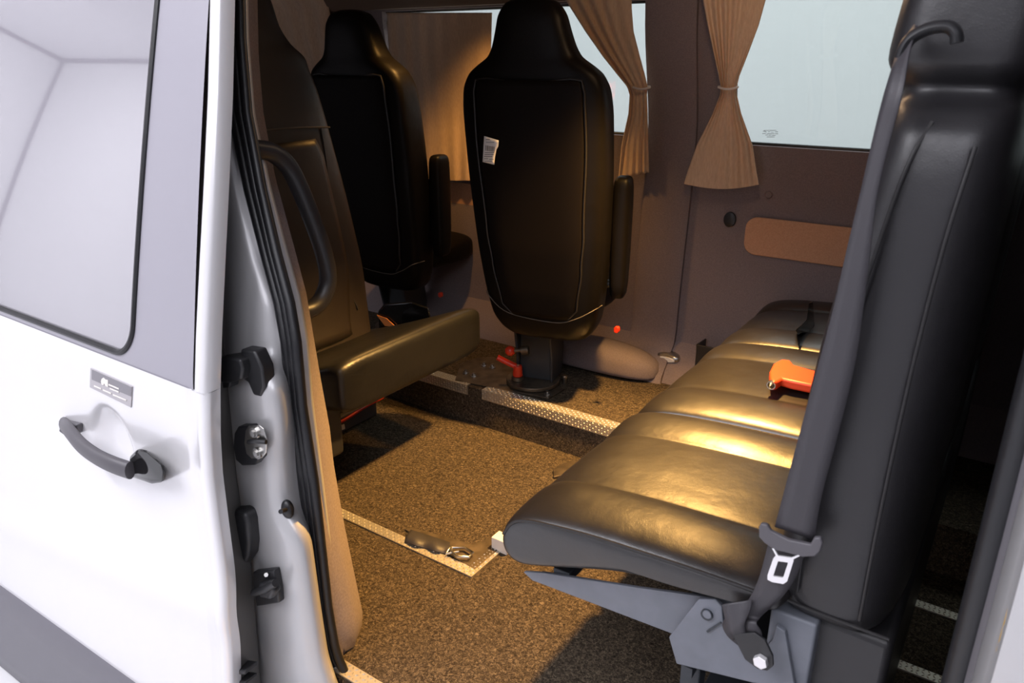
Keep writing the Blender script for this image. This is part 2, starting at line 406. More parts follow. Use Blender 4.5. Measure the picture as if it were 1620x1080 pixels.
# rear door pillar at the right edge
zs = [-0.05 + 1.45 * k / 24 for k in range(25)]
rp = thing('rear_door_pillar', 'silver pillar with grey rubber strip and yellow marks at the right edge of the doorway', 'pillar', (0.08, 0.72, -0.05))
MB().sheet([[follow(0.165, z, 0.08), follow(0.06, z, 0.045), follow(0.028, z, 0.03), follow(0.03, z, -0.005), follow(0.045, z, -0.03)] for z in zs]).build('pillar_lining', 'plastic_grey', rp, solid=0.004)
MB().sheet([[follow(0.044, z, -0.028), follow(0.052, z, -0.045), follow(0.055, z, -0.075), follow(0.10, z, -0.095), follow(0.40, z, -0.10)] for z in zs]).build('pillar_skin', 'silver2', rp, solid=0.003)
MB().tube([follow(0.030, z, -0.004) for z in zs], 0.012, flat=(0.010, 0.014)).build('rubber_strip', 'rubber', rp)

for zc_, hh_ in ((0.80, 0.022), (0.62, 0.026)):
    rows = []
    for i in range(9):
        z = zc_ + hh_ * (i / 4 - 1); wv = 0.010 * math.sqrt(max(0, 1 - (i / 4 - 1) ** 2)) * (0.7 + 0.3 * math.sin(i * 2.3))
        c0 = follow(0.0528, z, -0.058); rows.append([c0 + Vector((-0.0016, wv, 0)), c0 + Vector((-0.0016, -wv * 0.8, 0))])
    MB().sheet(rows).build('yellow_mark', 'stain', rp, solid=0.0004)

# ================================================================== B PILLAR (between front door and opening)
def yj(z): return ydoor(z) + 0.10
bp_ = thing('door_pillar', 'silver door pillar with black rubber seal and latch hardware between front door and opening', 'pillar', (-1.0, 0.72, -0.06))
YS = [-60, 60, 180, 300, 420, 500, 560, 620, 700, 760, 820, 880, 960, 1040, 1120]
edgeL = [(-60, 346), (60, 345), (180, 343), (300, 340), (420, 343), (540, 350), (640, 360), (760, 372), (850, 386), (900, 396), (1040, 407), (1120, 414)]
sealL = [(-60, 349), (60, 352), (180, 362), (300, 388), (400, 414), (480, 436), (540, 447), (640, 456), (760, 473), (850, 485), (960, 498), (1040, 510), (1080, 524), (1120, 545)]
sealR = [(-60, 383), (60, 386), (180, 396), (300, 418), (400, 441), (480, 462), (540, 472), (640, 481), (760, 500), (850, 510), (960, 522), (1030, 534), (1060, 548), (1120, 575)]
ridge = [(-60, 347), (180, 350), (300, 366), (400, 392), (480, 420), (560, 425), (600, 427), (640, 436), (680, 440), (720, 438), (780, 440), (815, 447), (850, 476), (960, 493), (1040, 506), (1120, 530)]
rows = []
YD = [-60 + 20 * k for k in range(60)]
for y in YD:
    e = PS(interp(y, edgeL), y, yj, 0.0); r_ = PS(interp(y, ridge), y, yseal, sinterp(y, [(550, -0.02), (620, -0.062), (780, -0.055), (830, -0.062)])); s1 = PS(interp(y, sealL), y, yseal, 0.0)
    lo = interp(y, edgeL)
    a = PS(lo - 10, y, yj, 0.03)
    m1 = lerp(e, r_, 0.5) + Vector((0, -0.004, 0))
    q = lerp(r_, s1, 0.30) + Vector((0, 0.022 if y > 590 else 0.010, 0))
    rows.append([a, e, m1, r_, q, s1, s1 + Vector((0.02, 0.04, 0))])
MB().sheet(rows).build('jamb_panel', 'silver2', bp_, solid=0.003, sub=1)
# rubber seal: three parallel lips
for k, (u, rr, nm) in enumerate(((0.22, 0.0095, 'seal_lip'), (0.56, 0.0085, 'seal_lip'), (0.86, 0.009, 'seal_lip'))):
    path = [PS(lerp(interp(y, sealL), interp(y, sealR), u), y, yseal, -0.002) for y in YD]
    MB().tube(path, rr, n=10).build(nm, 'rubber', bp_)
# beige inner lining edge
liR = [(-60, 386), (120, 390), (200, 396), (300, 420), (400, 447), (480, 468), (540, 478), (620, 492), (700, 507), (760, 514), (850, 530), (940, 549), (1000, 562), (1012, 565), (1040, 552), (1080, 530), (1120, 520)]
rows = []
for y in YD:
    if y > 1060: break
    a = PS(interp(y, sealR) - 3, y, yseal, 0.006); b = PS(max(interp(y, liR), interp(y, sealR) + 1), y, yseal, 0.055)
    rows.append([a, lerp(a, b, 0.5) + Vector((0.002, -0.006, 0)), b, b + Vector((-0.03, 0.05, 0)), b + Vector((-0.16, 0.06, 0))])
MB().sheet(rows).build('pillar_lining', 'trimfelt_light', bp_, sharp=60)
# grab loop fixed to the pillar lining
gp = [PX(392, 232, -1.10), PX(405, 236, -1.10), PX(430, 241, -1.10), PX(455, 262, -1.10), PX(475, 300, -1.10), PX(495, 350, -1.10), PX(512, 400, -1.10), PX(519, 440, -1.10), PX(511, 470, -1.10), PX(495, 487, -1.10), PX(474, 494, -1.10), PX(462, 497, -1.10)]
gh = MB().tube(spline(gp, 6), 0.017, n=16, flat=(0.017, 0.0155)); gh = gh.build('grab_handle', 'plastic', None)
tag(gh, 'curved black grab handle on the inner door pillar', 'handle')
# pillar hardware
def jp(px, py, off=-0.045): return PS(px, py, yseal, off)
lp = thing('latch_plate', 'oval metal latch plate with black rim on the silver pillar', 'latch', jp(407, 728, -0.05))
def plate_px(pts, base_off, th, fn=yseal):
    P = [PS(px, py, fn, base_off) for px, py in pts]; return MB().prism(P, (0, -th, 0))
ov = [(392, 668), (412, 667), (421, 674), (427, 695), (426, 718), (418, 728), (398, 729), (388, 720), (384, 700), (386, 678)]
plate_px(ov, -0.050, 0.020).build('rim', 'rubber', lp, bevel=0.002)
cx_, cy_ = 406, 698
plate_px([(cx_ + (x - cx_) * 0.82, cy_ + (y - cy_) * 0.86) for x, y in ov], -0.070, 0.002).build('plate', 'steel', lp, bevel=0.001)
for (px, py) in ((404, 684), (409, 716)):
    c = jp(px, py, -0.072); MB().cyl(c, c + Vector((0, -0.004, 0)), 0.010).cyl(c + Vector((0, -0.004, 0)), c + Vector((0, -0.007, 0)), 0.006, n=6).build('bolt', 'steel', lp)
c1, c2 = jp(394, 699, -0.074), jp(421, 699, -0.074); MB().tube(spline([c1, lerp(c1, c2, .5) + Vector((0, -0.006, 0.004)), c2], 5), 0.004).build('catch', 'plastic', lp)
# black hinge bracket at the top
hb = thing('door_check_bracket', 'black bracket above the latch plate on the door pillar', 'bracket', jp(395, 620, -0.04))
plate_px([(360, 560), (385, 556), (404, 560), (408, 575), (405, 592), (385, 597), (360, 596)], -0.045, 0.03).build('arm', 'plastic', hb, bevel=0.004)
plate_px([(400, 545), (422, 548), (434, 575), (437, 605), (432, 620), (420, 617), (412, 598), (400, 590)], -0.035, 0.025).build('mount', 'plastic', hb, bevel=0.004)
plate_px([(364, 597), (380, 596), (378, 607), (358, 609)], -0.05, 0.02).build('foot', 'plastic', hb, bevel=0.002)
c = jp(455, 805, -0.048); bm_ = MB().sphere(c, 0.014, sc=(0.9, 0.7, 1.3)).cyl(c + Vector((0, 0, 0)), jp(444, 809, -0.075), 0.004)
tag(bm_.build('rubber_buffer', 'rubber'), 'small round black rubber buffer beside the door seal', 'buffer')
tag(plate_px([(383, 797), (398, 796), (408, 801), (413, 815), (415, 850), (412, 870), (402, 885), (396, 893), (386, 880)], -0.05, 0.03).build('door_stop', 'plastic', bevel=0.008), 'dark rounded plastic stop beside the front door edge', 'door stop')
gb = thing('guide_roller_bracket', 'square black bracket with a lever low on the silver pillar', 'bracket', jp(428, 950, -0.05))
plate_px([(409, 899), (443, 895), (449, 925), (451, 947), (415, 953), (411, 930)], -0.060, 0.014).build('plate', 'plastic', gb, bevel=0.003)
plate_px([(420, 915), (438, 912), (447, 928), (440, 941), (422, 938)], -0.072, 0.018).build('housing', 'plastic', gb, bevel=0.006)
MB().tube([jp(402, 937, -0.088), jp(420, 932, -0.090), jp(436, 922, -0.088)], 0.007).build('lever', 'plastic', gb)
MB().cyl(jp(421, 909, -0.074), jp(421, 909, -0.080), 0.004, n=6).build('bolt', 'steel', gb)

# ================================================================== FRONT DOOR
fd = thing('front_door', 'silver white front door of the van with tinted window and dark handle', 'car door', (-1.75, 0.62, -0.45))
XR = -1.008
edgeO = [(-80, 347), (0, 346), (150, 343), (300, 337), (450, 330), (540, 326), (590, 325), (625, 324), (700, 325), (760, 329), (850, 341), (900, 348), (970, 357), (1040, 360), (1120, 362)]
hc = PS(178, 705, ydoor)                         # centre of the handle scoop
def ysk(x, z):
    y = ydoor(z)
    dx, dz = (x - hc.x) / 0.082, (z - hc.z) / 0.095
    d = dx * dx + dz * dz
    y += 0.026 * (1 - smooth01((d ** 0.5 - 0.35) / 0.62))
    y -= 0.006 * math.exp(-((z - (0.17 + 0.16 * (x + 1.0))) / 0.05) ** 2)   # body crease
    return y
edge3 = [PS(interp(y, edgeO), y, ydoor) for y in range(-80, 1121, 20)]
etab = sorted([(p.z, p.x) for p in edge3])
def xr(z): return interp(z, etab)
zs = [-0.50 + 1.104 * k / 110 for k in range(111)]
rows = []
for z in zs:
    e = xr(z)
    xs_ = [lerp(-2.7, -1.75, k / 12) for k in range(12)] + [lerp(-1.75, e - 0.045, k / 90) for k in range(91)]
    row = [Vector((x, ysk(x, z), z)) for x in xs_]
    g = smooth01((z - 0.5) / 0.1)
    row += [Vector((e - 0.030, ysk(e, z) + 0.004, z)), Vector((e - 0.022, ysk(e, z) + 0.001, z)), Vector((e - 0.008, ysk(e, z) + 0.001, z)), Vector((e - 0.001, ysk(e, z) + 0.006, z)), Vector((e, ysk(e, z) + 0.014, z)), Vector((e - 0.002, ysk(e, z) + 0.03, z))]
    rows.append(row)
MB().sheet(rows).build('lower_panel', 'silver', fd, sharp=70)
# end face of the door
rows = []
for y in range(-80, 1121, 20):
    e = PS(interp(y, edgeO), y, ydoor); q = PS(interp(y, edgeL) , y, yj, -0.02)
    rows.append([e + Vector((-0.002, 0.012, 0)), lerp(e, q, 0.5) + Vector((0.001, 0, 0)), q, q + Vector((-0.006, 0.008, 0)), q + Vector((-0.30, 0.010, 0))])
MB().sheet(rows).build('edge_flange', 'door_inner', fd, sharp=60)
# bright upper edge strip
rows = []
for z in [0.604 + 0.80 * k / 40 for k in range(41)]:
    e = xr(z); y = ydoor(z)
    w_ = lerp(0.030, 0.024, smooth01((z - 0.6) / 0.6))
    rows.append([Vector((e - w_ - 0.004, y + 0.012, z)), Vector((e - w_, y + 0.002, z)), Vector((e - w_ + 0.006, y - 0.001, z)), Vector((e - 0.006, y, z)), Vector((e - 0.001, y + 0.006, z)), Vector((e - 0.002, y + 0.03, z))])
MB().sheet(rows).build('window_frame_edge', 'silver', fd, sharp=70)
# grey cover around the window (ring from rounded window edge to the outline)
WX1, WZ0 = -1.218, 0.618
inner = rrect(-2.45, WX1, WZ0, 1.50, 0.055, 10)
def outer_pt(x, z):
    return (x, z)
def ring_rows(inn, outw, offs):
    rows = []
    for o_, off in offs:
        rows.append([(lerp(a[0], b[0], o_), lerp(a[1], b[1], o_), off) for a, b in zip(inn, outw)])
    return rows
zb = 0.602
out = []
for (x, z) in inner:
    X, Z = x, z
    if x > WX1 - 0.056 and z < 1.45:
        t_ = (z - WZ0) / 0.055
        X = xr(max(z, zb)) - 0.034
        if z < WZ0 + 0.055:
            a = math.acos(max(-1, min(1, (x - (WX1 - 0.055)) / 0.055)))   # 0 at side, pi/2 at bottom
            if a < math.pi / 4: X = xr(z) - 0.034; Z = lerp(WZ0 + 0.055, zb, a / (math.pi / 4))
            else: X = lerp(xr(zb) - 0.034, WX1 - 0.055, (a - math.pi / 4) / (math.pi / 4)); Z = zb
    elif z < WZ0 + 0.056: Z = zb if x > -2.4 else zb
    out.append((X, Z))
# densify the vertical run of the ring
def densify(P, Q):
    A, B = [], []
    n = len(P)
    for i in range(n):
        j = (i + 1) % n; L_n = math.hypot(P[i][0] - P[j][0], P[i][1] - P[j][1]); k = max(1, int(L_n / 0.03))
        for s_ in range(k):
            t = s_ / k; A.append((lerp(P[i][0], P[j][0], t), lerp(P[i][1], P[j][1], t))); B.append((lerp(Q[i][0], Q[j][0], t), lerp(Q[i][1], Q[j][1], t)))
    return A, B
I2, O2 = densify(inner, out)
rr_ = []
for t in (0, 0.25, 0.5, 0.75, 1.0):
    rr_.append([Vector((lerp(a[0], b[0], t), ydoor(lerp(a[1], b[1], t)) + 0.002, lerp(a[1], b[1], t))) for a, b in zip(I2, O2)])
MB().loft(rr_, cap=False).build('window_surround', 'applique', fd, sharp=60)
# black rubber round the glass, and the glass
path = [Vector((a[0], ydoor(a[1]) + 0.002, a[1])) for a in I2]; path.append(path[0])
MB().tube(path, 0.0055, n=8).build('window_rubber', 'rubber', fd)
zg = [WZ0 - 0.004 + (1.5 - WZ0) * k / 30 for k in range(31)]
rows = []
for z in zg:
    dx = 0.0
    if z < WZ0 + 0.055: dx = 0.055 - math.sqrt(max(0, 0.055 ** 2 - (WZ0 + 0.055 - max(z, WZ0)) ** 2))
    rows.append([Vector((x, ydoor(z) + 0.005, z)) for x in [lerp(-2.45, WX1 - dx, k / 20) for k in range(21)]])
MB().sheet(rows).build('window_pane', 'doorglass', fd)
# side moulding
rows = []
mu = [(PS(0, 925, ydoor), PS(0, 1004, ydoor)), (PS(215, 1080, ydoor), PS(90, 1075, ydoor))]
def zline(x, u, v): t = (x - u.x) / (v.x - u.x); return lerp(u.z, v.z, t)
for k in range(40):
    x = lerp(-2.7, -1.03, k / 39)
    zt = zline(x, mu[0][0], mu[1][0]); zb_ = zline(x, mu[0][1], mu[1][1])
    rows.append([Vector((x, ydoor(zt) + o_, lerp(zt, zb_, t))) for t, o_ in ((0, 0.0), (0.03, -0.010), (0.2, -0.018), (0.75, -0.018), (0.97, -0.008), (1, 0.006))])
MB().sheet(rows).build('side_moulding', 'mould', fd, sharp=50)
# handle
hd = MB()
H = lambda px, py, off: PS(px, py, ydoor, off)
hp = [H(103, 672, -0.004), H(112, 684, -0.026), H(130, 705, -0.040), H(155, 723, -0.046), H(180, 735, -0.045), H(206, 744, -0.038)]
ho = hd.tube(spline(hp, 6), 0.013, n=14, flat=(0.017, 0.011), up=(0, 0, 1)).build('door_handle', 'plastic_grey', fd)
L = MB().prism([H(108, 662, -0.002), H(132, 668, 0.0), H(134, 682, 0.004), H(116, 688, -0.004), H(103, 678, -0.004)], (0, -0.014, 0)); L.build('handle_foot', 'plastic_grey', ho, bevel=0.004)
L = MB().loft([[H(px, py, o_) for px, py in ((205, 722), (219, 709), (232, 712), (256, 733), (260, 748), (258, 763), (240, 765), (207, 754))] for o_ in (0.0, -0.030)]); L.build('lock_cover', 'gloss', ho, bevel=0.005)
# badge on the door: grey plate with pale emblem and small print
def dpl(pts, off, th): return MB().prism([H(px, py, off) for px, py in pts], (0, -th, 0))
bd = dpl([(144, 582), (210, 611), (208, 644), (143, 612)], -0.0005, 0.0012).build('badge', 'ink_pale', fd, smooth=False)
dpl([(145.5, 584.5), (208.5, 612.5), (207.5, 627), (145.3, 600)], -0.0018, 0.0004).build('badge_field', 'badge', bd, smooth=False)
em = dpl([(160, 603), (161, 599), (164, 597), (167, 600), (171, 601), (171, 612), (167, 610), (165, 606), (164, 609), (161, 608)], -0.0022, 0.0005)
for (x0, x1, y) in ((172, 188, 607), (174, 188, 613), (149, 160, 609), (163, 176, 615.5), (179, 200, 623)):
    q = dpl([(x0, y), (x1, y + (x1 - x0) * 0.42), (x1, y + (x1 - x0) * 0.42 + 2.2), (x0, y + 2.2)], -0.0022, 0.0005); em.add(q.V, q.F)
em.build('badge_print', 'paper', bd, smooth=False)
# latch lug and small screw on the door edge
lg = MB()
for (x0, x1, y0, y1) in ((378, 391, 1012, 1078), (388, 408, 1042, 1052), (388, 408, 1060, 1068)):
    L = plate_px([(x0, y0), (x1, y0 + 3), (x1, y1), (x0, y1)], 0.055, 0.03, ydoor); lg.add(L.V, L.F)
lg.build('latch_lug', 'plastic', fd, bevel=0.003)
c = PS(361, 851, ydoor, 0.05); MB().cyl(c, c + Vector((0.006, -0.006, 0)), 0.005, n=6).build('edge_screw', 'plastic', fd)

# ================================================================== SEATS
def ring_seat(rings, n=44):
    """rings: (z, half_width, half_depth, y_centre, exponent[, x_centre]) -> loft"""
    out = []
    for r in rings:
        z, a, b, yc, e = r[:5]; xc = r[5] if len(r) > 5 else 0
        out.append([Vector((xc + x, yc + y, z)) for x, y in srect(a, b, e, n)])
    return out
def dens(rings, k=3):
    out = []
    for a, b in zip(rings, rings[1:]):
        for i in range(k): t = i / k; out.append(tuple(lerp(u, v, t) for u, v in zip(a, b)))
    out.append(rings[-1]); return out
def halfw(rings, z): return interp(z, [(r[0], r[1]) for r in rings])
def backy(rings, z): return interp(z, [(r[0], r[3] - r[2]) for r in rings])

def turning_seat(name, label, cat, loc, rz, group=None):
    t = thing(name, label, cat, loc, rz, group)
    # local: faces +y, back shell toward -y, z from platform
    zm = lambda z: 0.24 + (z - 0.285) * 0.954
    R0 = [(0.255, 0.085, 0.030, -0.205, 3.0), (0.265, 0.125, 0.050, -0.205, 3.5), (0.29, 0.150, 0.062, -0.21, 4), (0.33, 0.170, 0.068, -0.22, 4.5), (0.42, 0.184, 0.072, -0.232, 5),
         (0.55, 0.197, 0.074, -0.247, 5), (0.75, 0.208, 0.072, -0.267, 5), (0.92, 0.210, 0.068, -0.285, 5), (0.98, 0.204, 0.064, -0.293, 4.6), (1.015, 0.186, 0.062, -0.297, 4), (1.035, 0.160, 0.060, -0.299, 3.6), (1.055, 0.128, 0.058, -0.30, 3.4),
         (1.08, 0.113, 0.057, -0.303, 3.4), (1.12, 0.100, 0.055, -0.308, 3.4), (1.155, 0.092, 0.050, -0.312, 3.2), (1.185, 0.072, 0.040, -0.314, 3), (1.197, 0.03, 0.02, -0.314, 2.5)]
    xo = lambda z: 0.075 - 0.025 * (z - 0.24) / 0.9
    R = [(zm(r[0]), r[1] * 0.92, r[2], r[3] + 0.10, r[4], xo(zm(r[0]))) for r in R0]
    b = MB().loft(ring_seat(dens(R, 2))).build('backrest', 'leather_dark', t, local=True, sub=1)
    # rear panel set into the shell
    def pw(z): return 0.90 * sinterp((z - 0.24) / 0.954 + 0.285, [(0.34, 0.09), (0.38, 0.122), (0.50, 0.140), (0.60, 0.150), (0.85, 0.162), (0.97, 0.160), (1.00, 0.152), (1.01, 0.135)])
    zs_ = [zm(0.345 + 0.655 * k / 44) for k in range(45)]
    rows = []
    for z in zs_:
        wd = pw(z); yb = backy(R, z)
        rows.append([Vector((xo(z) + wd * u, yb - 0.006 * (1 - abs(u) ** 6) + 0.004 * (abs(u) ** 8) + 0.0, z)) for u in [-1 + 2 * i / 24 for i in range(25)]])
    MB().sheet(rows).build('back_panel', 'backcloth', t, local=True, solid=0.004)
    edge = [Vector((xo(z) - pw(z), backy(R, z) - 0.001, z)) for z in zs_] + [Vector((xo(0.9) + u * 0.135, backy(R, zm(1.003)) - 0.003, zm(1.003) + (-0.004 - 0.006 * math.cos(u * math.pi)))) for u in (-0.8, -0.4, 0, 0.4, 0.8)] + [Vector((xo(z) + pw(z), backy(R, z) - 0.001, z)) for z in reversed(zs_)]
    MB().tube(edge, 0.0028, n=8).build('piping', 'pipe', t, local=True)
    # thread seams under the panel and across the side
    def bs(x, z, o=0.0): return Vector((xo(0.4) + x * 0.90, backy(R, zm(z)) - 0.002 + o, zm(z)))
    MB().tube(spline([bs(-0.183, .405, .035), bs(-0.165, .393, .006), bs(-0.10, .345), bs(0.05, .330), bs(0.12, .350), bs(0.170, .378, .010), bs(0.186, .382, .06)], 6), 0.0013, n=6).build('seam', 'thread', t, local=True)
    # seat cushion (towards +y)
    cr = []
    for y, hw, zt, zb_ in ((-0.08, 0.13, 0.35, 0.28), (-0.05, 0.165, 0.36, 0.27), (0.05, 0.18, 0.36, 0.26), (0.16, 0.18, 0.37, 0.26), (0.19, 0.17, 0.36, 0.27), (0.20, 0.14, 0.34, 0.29)):
        zc, hh = (zt + zb_) / 2, (zt - zb_) / 2
        cr.append([Vector((0.05 + x, y, zc + z)) for x, z in srect(hw, hh, 4, 32)])
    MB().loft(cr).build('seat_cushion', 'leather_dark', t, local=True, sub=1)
    # folded up armrest at the right-hand side
    ar = [[Vector((0.268 + x, -0.08 + y, z - 0.02)) for x, y in srect(0.026 * s_, 0.038 * s_, 3.5, 20)] for z, s_ in ((0.36, 0.7), (0.38, 0.95), (0.54, 1), (0.66, 1.0), (0.69, 0.92), (0.70, 0.6))]
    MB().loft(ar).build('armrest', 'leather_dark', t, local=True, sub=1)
    MB().tube([(0.22, -0.09, 0.38), (0.265, -0.08, 0.38)], 0.012).build('armrest_pivot', 'plastic', t, local=True)
    # pedestal: bent side plates, swivel disc
    MB().box(-0.085, 0.085, -0.09, 0.13, 0.235, 0.262).build('seat_mount', 'frame_dark', t, local=True, bevel=0.004)
    pl = MB()
    prof = [(-0.015, 0.02), (0.085, 0.02), (0.10, 0.10), (0.085, 0.18), (0.07, 0.24), (-0.05, 0.24), (-0.040, 0.18), (-0.02, 0.10)]
    for x0 in (-0.06, 0.052): pl.prism([(x0, a, b_) for a, b_ in prof], (0.008, 0, 0))
    pl.box(-0.052, 0.052, -0.002, 0.004, 0.02, 0.235)
    pl.box(-0.052, 0.052, 0.07, 0.076, 0.02, 0.235)
    pl.build('pedestal', 'frame_dark', t, local=True, bevel=0.002)
    disc = MB().cyl((-0.01, 0, 0.008), (-0.01, 0, 0.020), 0.085, n=32); disc.build('swivel_disc', 'plate', t, local=True, bevel=0.002)
    return t
R15 = math.radians(14)
bx = (-1.195, 1.865)
ts = turning_seat('swivel_seat', 'black leather swivel seat with its back to the doorway and a white sticker on it', 'seat', (bx[0], bx[1], PLAT), R15, 'swivel seats by the window')
# second one further forward
ts2 = copy_tree(ts)
ts2.location = (-1.90, 2.00, PLAT); ts2.rotation_euler = (0, 0, math.radians(4))
ts2['label'] = 'dark leather swivel seat in shadow further left, in front of the hanging curtain'
for o in list(ts.children): pass

# red handles on the first pedestal
a = PZ(819, 600, PLAT + 0.022)
rl = MB().cyl(a + Vector((0, 0, 0.012)), a + Vector((0, 0, 0.048)), 0.016, 0.014).build('release_lever', 'red', ts, bevel=0.003); rl['label'] = 'red clamp lever'
MB().cyl(a, a + Vector((0, 0, 0.012)), 0.020).build('washer', 'plate', rl)
MB().cyl(a + Vector((0, 0, 0.048)), a + Vector((0, 0, 0.052)), 0.006, n=6).build('screw', 'steel', rl)
e_ = PY(787, 565, a.y - 0.03)
MB().tube(spline([a + Vector((0, 0, 0.042)), lerp(a + Vector((0, 0, .04)), e_, 0.55), e_], 4), 0.0085, flat=(0.0095, 0.007)).build('lever_arm', 'red', rl)
k_ = PY(807, 555, 1.80)
kb = MB().sphere(k_, 0.016).build('release_knob', 'red', ts); kb['label'] = 'round red knob'
MB().cyl(k_, k_ + Vector((0.05, 0.02, 0.008)), 0.006).cyl(k_ + Vector((0.035, 0.012, 0.006)), k_ + Vector((0.055, 0.02, 0.01)), 0.014).build('rod', 'plate', kb)
for (px, py, yy, nm) in ((976, 521, 1.80, 'red button low at the right of the swivel seat'), (697, 466, 1.98, 'tiny red button low beside the further swivel seat')):
    c = PY(px, py, yy); tg = MB().loft([[c + Vector((x, y_ * 0.6, z)) for x, z in srect(0.007, 0.009, 3, 16)] for y_ in (-0.01, 0.01)]).build('buckle_button', 'red', bevel=0.001)
    tag(tg, nm, 'seat belt button')

# base plate with bolts
bpz = PLAT
bpt = thing('seat_base_plate', 'brown steel plate bolted to the step under the swivel seat', 'plate', PZ(800, 600, bpz))
P4 = [(720, 603), (728, 577), (757, 567), (781, 566), (806, 578), (893, 617), (868, 632)]
MB().prism([PZ(px, py, bpz + 0.001) for px, py in P4], (0, 0, 0.005)).build('plate', 'plate', bpt, bevel=0.001)
def bolt(px, py, par, z, up=Vector((0, 0, 1)), r=0.008):
    a = PZ(px, py, z); q = MB().cyl(a, a + up * 0.002, r * 1.45).cyl(a + up * 0.002, a + up * 0.008, r, n=6).cyl(a + up * 0.008, a + up * 0.012, r * 0.6)
    return q.build('bolt', 'steel', par)
for px, py in ((737, 590), (750, 595), (766, 578), (779, 581), (866, 624)): bolt(px, py, bpt, bpz + 0.006)
for px, py in ((893, 607),): tag(MB().cyl(PZ(px, py, PLAT), PZ(px, py, PLAT) + Vector((0, 0, 0.03)), 0.007).cyl(PZ(px, py, PLAT) + Vector((0, 0, 0.02)), PZ(px, py, PLAT) + Vector((0, 0, 0.027)), 0.011, n=6).build('anchor_bolt', 'steel'), 'upright steel bolt beside the base plate near the wall cover', 'bolt')

# padded floor cover beside the wall behind the pedestal
rows = []
for x, s_ in ((-1.235, 0.86), (-1.225, 1.0), (-1.1, 1.0), (-1.0, 0.95), (-0.93, 0.8), (-0.88, 0.45)):
    rows.append([Vector((x, 2.14 - 0.115 * s_ * u, PLAT + 0.003 + 0.105 * s_ * v)) for u, v in ((0, 1.0), (0.3, 1.0), (0.65, 0.97), (0.85, 0.87), (0.97, 0.68), (1, 0.5), (1, 0.2), (0.96, 0.0), (0, 0))])
struct(MB().loft(rows).build('trim_6', 'trimfelt', sub=1), 'felt covered box along the foot of the far wall')

# ------------------------------------------------------------------ rearward facing seat on the left
ls = thing('rear_facing_seat', 'dark brown leather seat facing the bench, partly behind the door pillar', 'seat', (-1.55, 1.3, 0.0))
RL = [(0.315, 0.19, 0.05, -0.02, 4), (0.34, 0.218, 0.062, -0.015, 4.5), (0.43, 0.225, 0.062, 0.0, 4.5), (0.55, 0.232, 0.066, 0.02, 5), (0.75, 0.222, 0.064, 0.055, 5), (0.92, 0.208, 0.06, 0.085, 5), (1.02, 0.202, 0.056, 0.105, 4.6), (1.065, 0.192, 0.054, 0.115, 4.2),
      (1.10, 0.190, 0.052, 0.12, 3.8), (1.13, 0.150, 0.05, 0.125, 3.6), (1.17, 0.122, 0.05, 0.13, 3.6), (1.24, 0.112, 0.048, 0.14, 3.6), (1.29, 0.09, 0.04, 0.145, 3), (1.305, 0.04, 0.02, 0.147, 2.5)]
bxs, bys = -1.56, 1.255
def TL(v): return Vector((bxs - v.y, bys + v.x, v.z))
rg = [[TL(v) for v in r] for r in ring_seat(dens(RL, 2))]
MB().loft(rg).build('backrest', 'leather_brown', ls, sub=1)
# raised centre panel + seams on the backrest face
def fx(z): return bxs - interp(z, [(r[0], r[3] - r[2]) for r in RL])
rows = []
for z in [0.38 + 0.52 * k / 24 for k in range(25)]:
    wd = sinterp(z, [(0.38, 0.12), (0.6, 0.15), (0.86, 0.145), (0.90, 0.13)])
    rows.append([Vector((fx(z) + 0.007 * (1 - abs(u) ** 4), bys + wd * u, z)) for u in [-1 + i / 10 for i in range(21)]])
MB().sheet(rows).build('centre_panel', 'leather_brown', ls, solid=0.003)
MB().tube([Vector((fx(0.93) + 0.001 , bys + 0.190 * u, 0.925 + 0.008 * (1 - u * u))) for u in [-1 + i / 10 for i in range(21)]], 0.0022, n=8).build('seam', 'thread', ls)
MB().tube(spline([Vector((fx(0.93), bys + 0.16, 0.925)), Vector((fx(.86), bys + 0.155, 0.85)), Vector((fx(.7), bys + 0.135, 0.7)), Vector((fx(.55), bys + 0.15, 0.5)), Vector((fx(.45) + 0.002, bys + 0.16, 0.44))], 6), 0.0022, n=8).build('seam', 'pipe', ls)
# cushion
cr = []
for x, y0, y1, zt, zb_ in ((-1.64, 1.12, 1.48, 0.325, 0.27), (-1.60, 1.10, 1.50, 0.338, 0.255), (-1.50, 1.09, 1.53, 0.362, 0.265), (-1.40, 1.09, 1.58, 0.392, 0.28), (-1.30, 1.09, 1.635, 0.428, 0.295), (-1.265, 1.095, 1.65, 0.440, 0.298), (-1.245, 1.10, 1.645, 0.436, 0.30), (-1.235, 1.115, 1.63, 0.420, 0.312)):
    yc, hw = (y0 + y1) / 2, (y1 - y0) / 2; zc, hh = (zt + zb_) / 2, (zt - zb_) / 2
    cr.append([Vector((x, yc + a, zc + b_)) for a, b_ in srect(hw, hh, 7, 48)])
MB().loft(cr).build('seat_cushion', 'leather_side', ls, sub=1)
# side cover and base
MB().box(-1.62, -1.30, 1.085, 1.15, 0.17, 0.315).build('side_cover', 'plastic', ls, bevel=0.012)
MB().box(-1.85, -1.66, 1.12, 1.50, 0.055, 0.27).build('base_box', 'frame_dark', ls, bevel=0.004)
MB().box(-1.90, -1.64, 1.08, 1.60, 0.0, 0.055).build('plinth', 'plastic_grey', ls, bevel=0.006)
MB().tube(spline([PX(492, 688, -1.63), PX(510, 681, -1.63), PX(545, 664, -1.63), PX(575, 645, -1.63), PX(606, 628, -1.63)], 5), 0.005).build('red_rod', 'red', ls)
lb = MB().prism([PX(512, 684, -1.625), PX(545, 671, -1.625), PX(546, 678, -1.625), PX(514, 693, -1.625)], (-0.004, 0, 0)); tag(lb.build('warning_label', 'paper', smooth=False), 'small white printed label on the base of the left seat', 'label')
